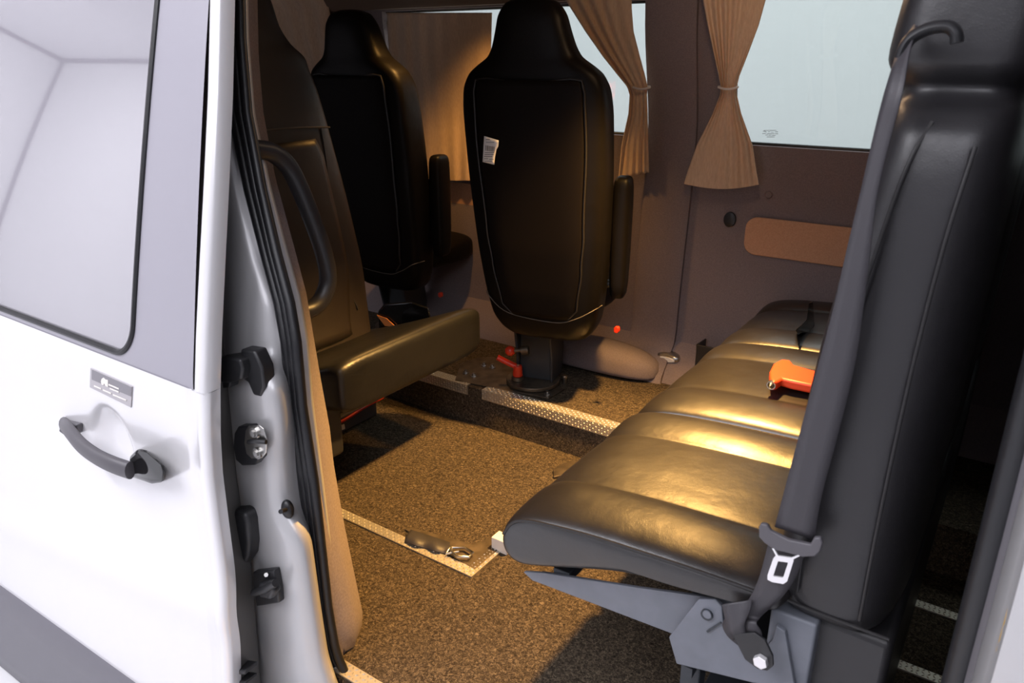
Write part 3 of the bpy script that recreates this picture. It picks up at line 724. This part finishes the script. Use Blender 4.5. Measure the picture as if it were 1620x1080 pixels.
# buckle at the far side of that cushion
bk = thing('seat_belt_buckle', 'black belt buckle with an orange label behind the left seat cushion', 'buckle', PZ(640, 500, 0.44))
c = PY(640, 500, 1.66)
MB().loft([[PY(px, py, yy) for px, py in ((600, 522), (598, 492), (608, 480), (650, 477), (678, 486), (682, 505), (670, 522), (640, 530))] for yy in (1.60, 1.66)]).build('housing', 'gloss', bk, bevel=0.006)
MB().prism([PY(px, py, 1.596) for px, py in ((597, 498), (612, 503), (626, 516), (610, 515))], (0, -0.003, 0)).build('orange_tab', 'paper_orange', bk)

# ================================================================== BENCH (three seats)
SP = 0.465; Y0 = 0.83
bench = thing('bench_seat', 'three seat black leather bench on a blue grey frame on the right', 'bench', (-0.35, 1.5, 0.0))
prof = [(-0.603, 0.378), (-0.598, 0.402), (-0.580, 0.424), (-0.548, 0.440), (-0.50, 0.449), (-0.43, 0.456), (-0.35, 0.461), (-0.27, 0.464), (-0.20, 0.466), (-0.165, 0.463), (-0.155, 0.452), (-0.165, 0.443),
        (-0.22, 0.438), (-0.30, 0.424), (-0.38, 0.402), (-0.46, 0.376), (-0.53, 0.350), (-0.565, 0.338), (-0.588, 0.343), (-0.600, 0.358)]
def cushion(y0, w_, name='seat_cushion'):
    pc = Vector((-0.38, 0.41)); rings = []
    ys = [(0, 0.022, 0), (0.003, 0.010, 0), (0.012, 0.003, 0.0), (0.025, 0, 0.002), (0.06, 0, 0.008), (0.10, 0, 0.009), (0.125, 0, 0.004), (0.132, 0, -0.001), (0.140, 0, 0.002),
          (0.20, 0, 0.005), (0.26, 0, 0.005), (0.325, 0, 0.002), (0.333, 0, -0.001), (0.341, 0, 0.004), (0.37, 0, 0.011), (0.41, 0, 0.013), (0.435, 0, 0.007), (0.447, 0, -0.001), (0.455, 0.006, -0.004), (0.461, 0.012, -0.008), (0.463, 0.03, -0.01)]
    for dy, sh, up in ys:
        r = []
        for i, (x, z) in enumerate(prof):
            v = Vector((x, z)); 
            n_ = Vector((x + 0.38, (z - 0.41) * 3)).normalized()
            v = v - Vector((n_.x * sh, n_.y * sh))
            if 1 <= i <= 9: v.y += up * (1 if i > 2 else 0.5 * i)
            r.append(Vector((v.x, y0 + dy * w_ / 0.463, v.y)))
        rings.append(r)
    return MB().loft(rings).build(name, 'leather_soft', bench, sub=2)
for k in range(3): cushion(Y0 + k * SP, 0.463 if k < 2 else 0.42)
# piping along the near side of the first cushion
MB().tube(spline([Vector((x, Y0 + 0.004, z)) for x, z in ((-0.592, 0.39), (-0.574, 0.418), (-0.545, 0.432), (-0.49, 0.441), (-0.43, 0.448), (-0.35, 0.453), (-0.27, 0.457), (-0.19, 0.459))], 5), 0.0028, n=8).build('piping', 'pipe', bench)

def bench_back(yc, par, mname='leather'):
    # local rings in frame: width along y, thickness along x; front toward -x
    RB = [(0.425, 0.195, 0.060, 0, 4), (0.435, 0.212, 0.072, 0, 4), (0.47, 0.219, 0.080, 0.0, 3.8), (0.60, 0.222, 0.083, 0.0, 3.6), (0.78, 0.222, 0.080, 0.008, 3.4), (0.92, 0.219, 0.072, 0.018, 3.4), (0.99, 0.215, 0.068, 0.024, 3.4), (1.03, 0.204, 0.066, 0.026, 3.4),
          (1.050, 0.182, 0.064, 0.027, 3.4), (1.060, 0.155, 0.062, 0.027, 3.4), (1.072, 0.145, 0.062, 0.026, 3.6), (1.085, 0.160, 0.072, 0.024, 4), (1.10, 0.170, 0.078, 0.024, 4), (1.20, 0.160, 0.075, 0.032, 4), (1.27, 0.13, 0.05, 0.05, 3.2), (1.285, 0.05, 0.025, 0.05, 2.5)]
    xc = -0.115
    rg = [[Vector((xc + v.y, yc + v.x, v.z)) for v in r] for r in ring_seat(dens(RB, 2))]
    return MB().loft(rg).build('backrest', mname, par, sub=1), RB, xc
for k in range(3):
    o_, RB, xcb = bench_back(Y0 + 0.012 + 0.2265 + k * SP - 0.0, bench)
# seam lines on the near side of the first backrest
ysd = lambda z: Y0 + 0.012 + 0.2265 - interp(z, [(r[0], r[1]) for r in RB])
def side_seam(pts, r=0.002, m='pipe'):
    MB().tube(spline([Vector((x, ysd(z) - 0.0005, z)) for x, z in pts], 6), r, n=8).build('seam', m, bench)
side_seam([(-0.150, 0.47), (-0.150, 0.60), (-0.142, 0.78), (-0.125, 0.92), (-0.112, 1.0), (-0.10, 1.04)])
side_seam([(-0.075, 0.46), (-0.075, 0.62), (-0.072, 0.8), (-0.066, 0.93), (-0.058, 1.02)])
side_seam([(-0.19, 0.452), (-0.12, 0.447), (-0.04, 0.447)], 0.0022)
# steel underframe
fr = MB()
SPL = [PY(px, py, Y0 + 0.035) for px, py in ((828, 905), (860, 906), (1010, 930), (1182, 953), (1190, 1000), (1065, 1003), (842, 918))]
for dy_ in (0, 1.30): MB().prism([v + Vector((0, dy_, 0)) for v in SPL], (0, 0.006, 0)).build('seat_rail', 'frame', bench, bevel=0.001, smooth=False)
MB().box(-0.52, -0.49, Y0 + 0.04, Y0 + 1.33, 0.315, 0.335).build('cross_bar', 'frame_dark', bench, bevel=0.002); MB().box(-0.30, -0.27, Y0 + 0.04, Y0 + 1.33, 0.345, 0.37).build('cross_bar', 'frame_dark', bench, bevel=0.002)
yb = Y0 + 0.012
br = [PY(px, py, yb) for px, py in ((1105, 948), (1132, 948), (1142, 960), (1144, 985), (1150, 1003), (1205, 1030), (1222, 1012), (1228, 990), (1242, 1000), (1258, 1090), (1190, 1080), (1070, 1050), (1058, 1008))]
bo = MB().prism(br, (0, 0.008, 0)).build('side_bracket', 'frame', bench, bevel=0.0015)
c = PY(1119, 971, yb); MB().cyl(c, c + Vector((0, -0.003, 0)), 0.0085).build('pivot_pin', 'frame_dark', bo)
c = PY(1119, 971, yb - 0.003); MB().cyl(c, c + Vector((0, -0.002, 0)), 0.006).build('pivot_head', 'frame', bo)
MB().prism([PY(px, py, yb - 0.001) for px, py in ((1118, 997), (1140, 983), (1142, 985), (1120, 1000))], (0, -0.0015, 0)).build('scratch', 'frame_dark', bo)
# upright posts and legs down to the floor
for dy_ in (0, 1.21): MB().box(-0.178, -0.120, Y0 + dy_ + 0.02, Y0 + dy_ + 0.06, 0.0 if dy_ == 0 else PLAT, 0.43).build('rear_post', 'frame', bench, bevel=0.004)
for dy_ in (0, 1.19): MB().box(-0.30, -0.27, Y0 + dy_ + 0.05, Y0 + dy_ + 0.08, 0.0 if dy_ == 0 else PLAT, 0.36).build('leg', 'frame_dark', bench, bevel=0.003)
MB().box(-0.33, -0.10, Y0 + 0.02, PLY - 0.01, 0.0, 0.012).build('foot_plate', 'frame_dark', bench, bevel=0.003)
MB().box(-0.16, -0.035, Y0 + 0.045, Y0 + 1.30, 0.14, 0.425).build('rear_skirt', 'leather', bench, bevel=0.01)
# hollow square tube end below the bracket
tb = MB()
for a in ((1072, 1050, 1075, 1072), (1096, 1056, 1100, 1078)): pass
tb.tube([PY(1086, 1062, yb + 0.02), PY(1086, 1062, yb + 0.02) + Vector((0, 0.08, 0))], 0.012, n=4).build('tube_end', 'frame_dark', bench)

# belt on the near backrest
bt = thing('seat_belt', 'black seat belt with white steel tongue hanging down the near end of the bench backrest', 'seat belt', (-0.16, 0.80, 0.38))
def ribbon(pairs, name, par, n=6, th=0.0016, m='webbing'):
    L = spline([a for a, b in pairs], n); Rr = spline([b for a, b in pairs], n)
    rows = [[a, lerp(a, b, 0.33), lerp(a, b, 0.66), b] for a, b in zip(L, Rr)]
    return MB().sheet(rows).build(name, m, par, solid=th)
yB = 0.822
pairs = [(PY(1448, 40, 0.90), PY(1452, 40, 0.87)), (PY(1424, 76, 0.87), PY(1440, 84, 0.845)), (PY(1405, 130, 0.835), PY(1428, 150, yB)), (PY(1385, 205, 0.828), PY(1408, 225, yB)), (PY(1363, 300, 0.826), PY(1388, 310, yB)), (PY(1340, 395, 0.824), PY(1377, 400, yB)),
         (PY(1318, 490, yB), PY(1367, 480, yB)), (PY(1294, 580, yB), PY(1352, 580, yB)), (PY(1264, 690, yB), PY(1325, 690, yB)), (PY(1240, 780, yB), PY(1300, 785, yB)), (PY(1226, 832, yB), PY(1288, 853, yB))]
ribbon(pairs, 'shoulder_strap', bt)
low = [(PY(1220, 842, yB), PY(1282, 862, yB)), (PY(1210, 880, yB), PY(1270, 885, yB)), (PY(1200, 915, yB), PY(1256, 918, yB)), (PY(1184, 948, yB), PY(1236, 946, yB)), (PY(1160, 966, yB - 0.006), PY(1205, 974, yB)),
       (PY(1143, 985, yB - 0.006), PY(1196, 985, yB - 0.014)), (PY(1150, 1005, yB - 0.010), PY(1204, 1000, yB - 0.012)), (PY(1172, 1024, yB - 0.010), PY(1206, 1018, yB - 0.008)), (PY(1188, 1034, yB - 0.006), PY(1204, 1026, yB - 0.006))]
ribbon(low, 'lap_strap', bt)
ribbon([(PY(1142, 956, yB - 0.012), PY(1190, 948, yB - 0.004)), (PY(1146, 975, yB - 0.015), PY(1186, 966, yB - 0.012)), (PY(1152, 1000, yB - 0.018), PY(1178, 985, yB - 0.018)), (PY(1160, 1012, yB - 0.012), PY(1180, 1004, yB - 0.014))], 'folded_strap', bt)
tp = [PY(px, py, yB - 0.003) for px, py in ((1203, 830), (1206, 824), (1216, 826), (1222, 836), (1250, 850), (1284, 857), (1290, 846), (1300, 846), (1304, 855), (1300, 868), (1292, 876), (1272, 877), (1250, 871), (1228, 866), (1212, 855), (1203, 845))]
tn = MB().prism(tp, (0, -0.007, 0)).build('tongue_grip', 'plastic_grey', bt, bevel=0.002)
def frame2(outp, inp, y, th):
    A = [PY(a, b, y) for a, b in outp]; B = [PY(a, b, y) for a, b in inp]; off = Vector((0, -th, 0)); n = len(A); V = A + B + [v + off for v in A] + [v + off for v in B]; Fc = []
    for i in range(n):
        j = (i + 1) % n
        Fc += [(i, j, n + j, n + i), (2 * n + i, 3 * n + i, 3 * n + j, 2 * n + j), (i, 2 * n + i, 2 * n + j, j), (n + i, n + j, 3 * n + j, 3 * n + i)]
    return MB().add(V, Fc)
q = frame2([(1228, 877), (1256, 881), (1256, 886), (1246, 918), (1240, 922), (1222, 919), (1215, 915), (1215, 908), (1224, 882)], [(1232, 886), (1247, 888), (1247, 890), (1240, 911), (1238, 912), (1226, 910), (1224, 909), (1225, 906), (1231, 888)], yB - 0.008, 0.0022)
q.prism([PY(px, py, yB - 0.008) for px, py in ((1222, 866), (1225, 866), (1232, 878), (1229, 879))], (0, -0.002, 0)).prism([PY(px, py, yB - 0.008) for px, py in ((1264, 876), (1266, 878), (1256, 883), (1252, 881))], (0, -0.002, 0))
q.build('tongue', 'steel_white', bt)
an = MB().prism([PY(px, py, yB - 0.012) for px, py in ((1160, 1000), (1195, 998), (1212, 1010), (1224, 1035), (1225, 1050), (1215, 1058), (1200, 1055), (1180, 1040))], (0, -0.004, 0)).build('anchor_plate', 'plastic', bt, bevel=0.001)
c = PY(1205, 1043, yB - 0.016); MB().cyl(c, c + Vector((0, -0.008, 0)), 0.0095, n=6).build('anchor_bolt', 'steel_white', an, bevel=0.001)
# arched belt outlet on the shoulder
ao = [PY(px, py, 0.865) for px, py in ((1424, 110), (1426, 88), (1440, 62), (1468, 46), (1498, 42), (1512, 52), (1514, 68))]
tag(MB().tube(spline(ao, 5), 0.007, flat=(0.012, 0.006), up=(0, 1, 0)).build('belt_outlet', 'plastic'), 'arched black belt guide at the top of the near backrest', 'belt guide')

# emergency hammer on the middle seat
hm = thing('emergency_hammer', 'orange safety hammer with two steel tips lying on the middle bench seat', 'hammer', PZ(1240, 612, 0.475))
hz = 0.487
def HZ(px, py): return PZ(px, py, hz)
MB().prism([PZ(px, py, hz - 0.010) for px, py in ((1217, 612), (1216, 600), (1222, 588), (1234, 581), (1248, 582), (1254, 590), (1278, 597), (1310, 606), (1330, 612), (1330, 630), (1278, 622), (1250, 616), (1236, 612), (1228, 618), (1220, 618))], (0, 0, 0.020)).build('body', 'orange', hm, bevel=0.006)
a, b2 = HZ(1222, 607), HZ(1243, 584); d = (a - b2).normalized()
MB().cyl(a, a + d * 0.010, 0.009).cyl(a + d * 0.010, a + d * 0.018, 0.007, 0.001).build('steel_tip', 'steel', hm)
MB().cyl(b2, b2 - d * 0.010, 0.009).cyl(b2 - d * 0.010, b2 - d * 0.018, 0.007, 0.001).build('steel_tip', 'steel', hm)

# buckle stalk on the far seat
tag(MB().loft([[PX(px, py, x) for px, py in ((1262, 530), (1258, 522), (1268, 514), (1276, 505), (1280, 478), (1286, 476), (1288, 505), (1290, 528), (1284, 534), (1280, 528), (1270, 526))] for x in (-0.42, -0.40)]).build('buckle_stalk', 'gloss', bevel=0.003), 'black buckle stalk standing on the far bench seat', 'buckle')

# ================================================================== EDGINGS ON THE FLOOR
def studs(mb, x0, x1, fn, rows, pitch=0.0095, h=0.0022):
    # fn(u, v) -> point and normal on the strip face; small raised lozenges alternating in direction
    n = int(abs(x1 - x0) / pitch)
    for i in range(n):
        for j, v in enumerate(rows):
            u = x0 + (x1 - x0) * (i + 0.5) / n; s_ = 1 if (i + j) % 2 else -1
            p, N, A, B = fn(u, v); L_, W_ = 0.0046, 0.0019
            d = (A + B * s_).normalized(); e = (A - B * s_).normalized()
            mb.add([p + d * L_, p + e * W_, p - d * L_, p - e * W_, p + N * h], [(0, 1, 4), (1, 2, 4), (2, 3, 4), (3, 0, 4)])
EX, EY, EZ = Vector((1, 0, 0)), Vector((0, 1, 0)), Vector((0, 0, 1))
def Lrail(name, x0, x1, y, z, label, h=0.030, d=0.035):
    o_ = MB().box(x0, x1, y - 0.004, y, z - h, z + 0.003).box(x0, x1, y, y + d, z + 0.0, z + 0.003)
    studs(o_, x0, x1, lambda u, v: (Vector((u, y - 0.0041, z + v)), -EY, EX, EZ), (-0.025, -0.017, -0.009, -0.001))
    studs(o_, x0, x1, lambda u, v: (Vector((u, y + v, z + 0.0031)), EZ, EX, EY), (0.003, 0.011, 0.019, 0.027))
    return tag(o_.build(name, 'checker', smooth=False), label, 'edging', 'tread plate edgings')
def flatstrip(x0, x1, y0, y1, label, z=0.0005):
    o_ = MB().box(x0, x1, y0, y1, z, z + 0.0035)
    if abs(x1 - x0) > abs(y1 - y0): studs(o_, x0, x1, lambda u, v: (Vector((u, y0 + v * (y1 - y0), z + 0.0036)), EZ, EX, EY), (0.16, 0.5, 0.84))
    else: studs(o_, y0, y1, lambda u, v: (Vector((x0 + v * (x1 - x0), u, z + 0.0036)), EZ, EX, EY), (0.16, 0.5, 0.84))
    return tag(o_.build('tread_plate_strip', 'checker', smooth=False), label, 'edging', 'flat tread plate strips')
xa, xb = PZ(762, 618, PLAT).x, -0.62
Lrail('tread_plate_edging', xa, xb, PLY, PLAT + 0.001, 'long aluminium tread plate edging on the step, right of the gap')
Lrail('tread_plate_edging', -1.62, PZ(745, 608, PLAT).x, PLY, PLAT + 0.001, 'short aluminium tread plate edging on the step, left of the gap')
yS = PZ(750, 905, 0).y
cA = PZ(752, 909, 0); cB = PZ(520, 808, 0)
flatstrip(-1.60, cA.x, cA.y - 0.014, cA.y + 0.014, 'flat tread plate strip across the carpet towards the left seat')
flatstrip(cA.x - 0.028, cA.x, cA.y + 0.014, cA.y + 0.62, 'flat tread plate strip running under the bench corner')
sx = PZ(570, 1068, 0)
flatstrip(-0.98, 0.05, 0.742, 0.772, 'flat tread plate strip along the door sill')
# strips behind the bench
for (a, b2, lab) in (((1395, 938), (1540, 985), 'far tread plate strip on the dark floor behind the bench'), ((1360, 1032), (1500, 1078), 'near tread plate strip on the dark floor behind the bench')):
    p, q = PZ(*a, 0), PZ(*b2, 0); yy = (p.y + q.y) / 2
    flatstrip(p.x, q.x + 0.3, yy - 0.012, yy + 0.012, lab)

# carpet recess: plastic pocket, loose webbing and buckle by the corner
pk = [PZ(px, py, 0.002) for px, py in ((640, 838), (652, 835), (748, 862), (790, 846), (800, 860), (752, 902))]
tag(MB().prism(pk, (0, 0, 0.003)).build('anchor_cover', 'plate', bevel=0.001), 'brown anchor cover let into the carpet inside the strip corner', 'cover')
fb = thing('floor_belt', 'short folded strap with a small metal buckle lying in the carpet slot', 'strap', PZ(690, 858, 0.005))
rows = []
for k in range(16):
    t = k / 15; u = lerp(642, 712, t); v0, v1 = lerp(838, 858, t), lerp(858, 878, t)
    z = 0.005 + 0.006 * math.sin(t * math.pi * 2.2) ** 2
    rows.append([PZ(u + 8 * (1 - t), v0, z), PZ(u, (v0 + v1) / 2, z + 0.001), PZ(u - 2, v1, z)])
MB().sheet(rows).build('strap', 'webbing', fb, solid=0.0015)
A = [PZ(px, py, 0.014) for px, py in ((714, 866), (735, 866), (748, 874), (742, 881), (724, 880), (714, 872), (714, 866))]
MB().tube(A, 0.0035).build('buckle', 'steel', fb)
c = PZ(712, 866, 0.014); MB().tube([c, PZ(706, 876, 0.012), PZ(726, 872, 0.014)], 0.003).build('hook', 'steel', fb)
tag(MB().prism([PZ(px, py, 0.002) for px, py in ((875, 745), (890, 735), (915, 730), (908, 750), (876, 757))], (0, 0, 0.006)).build('floor_flap', 'plate', bevel=0.001), 'small brown flap on the carpet in front of the bench', 'flap')
c = PZ(790, 868, 0.0); tag(MB().box(c.x - 0.015, c.x + 0.03, c.y - 0.012, c.y + 0.02, 0.0, 0.035).build('white_block', 'white', bevel=0.002), 'small white block on the carpet under the front of the bench', 'block')

# ================================================================== WALL FITTINGS
def onw(px, py, off): 
    y = 2.2
    for _ in range(20): p = PY(px, py, y); y = ywall(p.z) - off
    return p
pts = [(onw(1180, 385, 0)), (onw(1430, 410, 0))]
x0, x1 = onw(1178, 385, 0).x, -0.24; z1, z0 = onw(1190, 341, 0).z, onw(1190, 402, 0).z
rc = rrect(x0, x1, z0, z1, 0.035, 6)
tag(MB().prism([Vector((x, ywall(0.6) - 0.004, z)) for x, z in rc], (0, -0.008, 0)).build('armrest_pad', 'tan', bevel=0.003), 'tan rounded felt pad on the wall below the rear window', 'wall panel', 'tan wall panels')
x0, x1 = onw(640, 310, 0).x, onw(765, 310, 0).x; z1, z0 = onw(730, 289, 0).z, onw(735, 340, 0).z
tag(MB().prism([Vector((x, ywall(0.75) - 0.004, z)) for x, z in rrect(x0, x1 + 0.2, z0, z1, 0.03, 6)], (0, -0.008, 0)).build('armrest_pad', 'tan', bevel=0.003), 'tan felt pad on the wall below the hanging curtain', 'wall panel', 'tan wall panels')
c = onw(1155, 347, 0.004)
q = MB().loft([[c + Vector((x, -t, z)) for x, z in srect(0.019 * s_, 0.023 * s_, 2, 24)] for t, s_ in ((0, 1), (0.006, 0.95), (0.008, 0.7))])
tag(q.build('vent_cap', 'plastic'), 'small black oval cap on the wall left of the tan pad', 'cap')
c = onw(1216, 308, 0.002)
tag(MB().loft([[c + Vector((x, -t, z)) for x, z in srect(0.011 * s_, 0.011 * s_, 2, 24)] for t, s_ in ((0, 1), (0.003, 0.8))]).build('screw_cover', 'trimfelt'), 'round felt coloured screw cover below the curtain edge', 'cap')
c = onw(1057, 565, 0.004)
ct = thing('wall_lamp', 'small oval chrome trimmed lamp low on the wall left of the bench', 'lamp', c)
MB().loft([[c + Vector((x, -t, z)) for x, z in srect(0.040 * s_, 0.017 * s_, 2, 28)] for t, s_ in ((-0.02, 1), (0.006, 1), (0.012, 0.8), (0.013, 0.5))]).build('bezel', 'steel', ct)
c2 = c + Vector((0, -0.012, -0.003)); MB().loft([[c2 + Vector((x, -t, z)) for x, z in srect(0.028 * s_, 0.009 * s_, 2.4, 24)] for t, s_ in ((0, 1), (0.003, 0.8))]).build('lens', 'white', ct)
# black open bin between bench end and wall
c = onw(1125, 562, 0)
bn = MB()
q0, q1 = PY(1102, 545, 2.12), PY(1104, 584, 2.12); za, zt_ = q1.z, q0.z; xa_, xb_ = q0.x, q0.x + 0.16
bn.box(xa_, xb_, 2.12, 2.125, za, zt_).box(xa_, xa_ + 0.005, 2.125, 2.19, za, zt_).box(xb_ - 0.005, xb_, 2.125, 2.19, za, zt_).box(xa_, xb_, 2.12, 2.19, za - 0.005, za)
tag(bn.build('wall_bin', 'plastic', bevel=0.002), 'black open tray on the wall at the far front of the bench', 'tray')
# dome lamp body in the headliner
MBd = thing('dome_lamp', 'round warm dome lamp in the headliner over the bench front', 'lamp', (-0.60, 1.60, 1.375))
MB().cyl((-0.60, 1.60, 1.40), (-0.60, 1.60, 1.385), 0.06, n=32).build('housing', 'plastic', MBd)
MBe = thing('dome_lamp', 'second round warm dome lamp in the headliner further forward', 'lamp', (-1.50, 1.90, 1.375))
MB().cyl((-1.50, 1.90, 1.40), (-1.50, 1.90, 1.385), 0.06, n=32).build('housing', 'plastic', MBe)
# white sticker on the swivel seat back
ysb = ts.matrix_world
def stick(px, py, off=0.0):
    p = CAM + ray(px, py) * 1.0
    # back surface plane of the seat
    W = WM[ts.name]; n = (W.to_3x3() @ Vector((0, -1, 0))); p0 = W @ Vector((0, -0.351, 0.80)); d = ray(px, py)
    tq = (p0 + n * off - CAM).dot(n) / d.dot(n); return CAM + d * tq
rows = []
for k in range(9):
    t = k / 8; rows.append([stick(lerp(766 - 2.5 * t, 787 - 5 * smooth01(t) + (2 if t < .3 else 0), u), lerp(lerp(215, 256, t), lerp(222, 260.5, t), u), 0.010 + 0.006 * t * (1 - t) + (0.006 * u * (1 - t) ** 2)) for u in (0, 0.25, 0.5, 0.75, 1)])
stp = MB().sheet(rows).build('sticker', 'paper', ts, solid=0.0004); stp['label'] = 'white barcode sticker curling off the seat back'
bars = MB()
def bar(x0, y0, x1, y1):
    bars.prism([stick(x0, y0, 0.019), stick(x1, y0, 0.019), stick(x1, y1, 0.019), stick(x0, y1, 0.019)], (0, -0.0004, 0))
for i, (xx, ww) in enumerate(((768, .7), (769.6, .5), (771, 1.1), (773, .5), (774.6, .8), (776.4, .5), (778, 1.0), (780, .5), (781.5, .8))): bar(xx, 229.5 + i * 0.3, xx + ww, 238 + i * 0.3)
for (a, b2, y) in ((769, 775, 220), (769, 782, 224.5), (767, 782, 241), (767, 781, 244), (766, 779, 247), (766, 772, 250.5), (774, 781, 251.5), (767, 779, 254.5)): bar(a, y, b2, y + 0.9)
bars.build('sticker_print', 'ink', stp, smooth=False)

# ================================================================== CURTAINS
def curtain(name, label, outline, ydepth, folds, amp, group, tie=None, extra=None):
    """outline rows: (py, pxL, pxR); pleated sheet hanging just inside the wall"""
    t = thing(name, label, 'curtain', onw(outline[-1][1], outline[-1][0], 0.06), 0, group)
    rows = []
    ys = []
    y = outline[0][0]
    while y < outline[-1][0]: ys.append(y); y += 5
    ys.append(outline[-1][0])
    L = [(o_[0], o_[1]) for o_ in outline]; Rr = [(o_[0], o_[2]) for o_ in outline]
    wmax = max(o_[2] - o_[1] for o_ in outline); n = folds * 8
    for y in ys:
        l, r_ = interp(y, L), interp(y, Rr); row = []
        squeeze = (r_ - l) / wmax
        for i in range(n + 1):
            u = i / n
            ph = u * folds * 2 * math.pi + 0.6 * math.sin(3.1 * u + 1)
            a = amp * (0.55 + 0.45 * math.sin(5 * u + 0.013 * y)) * (0.6 + 0.5 * (1 - squeeze))
            yy = y + (extra(u, y) if extra else 0)
            p = onw(lerp(l, r_, u), yy, ydepth + a * math.sin(ph)); row.append(p)
        rows.append(row)
    MB().sheet(rows).build('cloth', 'curtain', t, solid=0.0015, sharp=180)
    if tie:
        y, x0, x1 = tie
        P = [onw(lerp(x0, x1, k / 8), y + 3 * math.sin(k / 8 * math.pi), ydepth + amp + 0.012 * math.sin(k / 8 * math.pi)) for k in range(9)]
        P += [onw(lerp(x1, x0, k / 8), y - 1, ydepth - amp - 0.006) for k in range(9)]
        P.append(P[0]); MB().tube(P, 0.0032, n=8).build('tie_cord', 'tie', t)
    return t
wave = lambda f, a, yt: (lambda u, y: a * math.sin(u * f) * smooth01((y - yt) / 60))
curtain('curtain', 'beige tied curtain at the left edge of the rear window, flaring below its tie', [(-40, 1108, 1214), (0, 1112, 1211), (40, 1119, 1200), (90, 1130, 1181), (120, 1137, 1169), (137, 1140, 1165), (150, 1139, 1165), (180, 1127, 1172), (230, 1102, 1190), (270, 1088, 1196), (291, 1082, 1200)], 0.055, 6, 0.010, 'window curtains', tie=(138, 1137, 1167), extra=wave(3.0, 8, 230))
curtain('curtain', 'beige curtain drawn aside and tied, right of the swivel seat', [(-40, 880, 1000), (0, 895, 999), (12, 902, 999), (50, 926, 1002), (90, 954, 1012), (120, 978, 1020), (137, 992, 1024), (150, 996, 1023), (180, 994, 1024), (230, 983, 1025), (275, 978, 1026)], 0.050, 5, 0.009, 'window curtains', tie=(138, 1002, 1028), extra=lambda u, y: (8 - 10 * u) * smooth01((y - 220) / 50))
curtain('curtain', 'beige curtain hanging straight between the two swivel seats', [(20, 612, 778), (100, 616, 776), (200, 634, 772), (286, 645, 768)], 0.045, 7, 0.008, 'window curtains')
cc = thing('curtain', 'narrow strip of yellowish curtain seen beside the left seat headrest', 'curtain', (-2.6, 2.1, 0.8), 0, 'window curtains')
rows = []
for k in range(12):
    z = lerp(1.38, 0.80, k / 11); rows.append([Vector((lerp(-2.75, -2.28, i / 40), ywall(z) - 0.05 - 0.010 * math.sin(i * 0.9), z)) for i in range(41)])
MB().sheet(rows).build('cloth', 'curtain', cc, solid=0.0015, sharp=180)
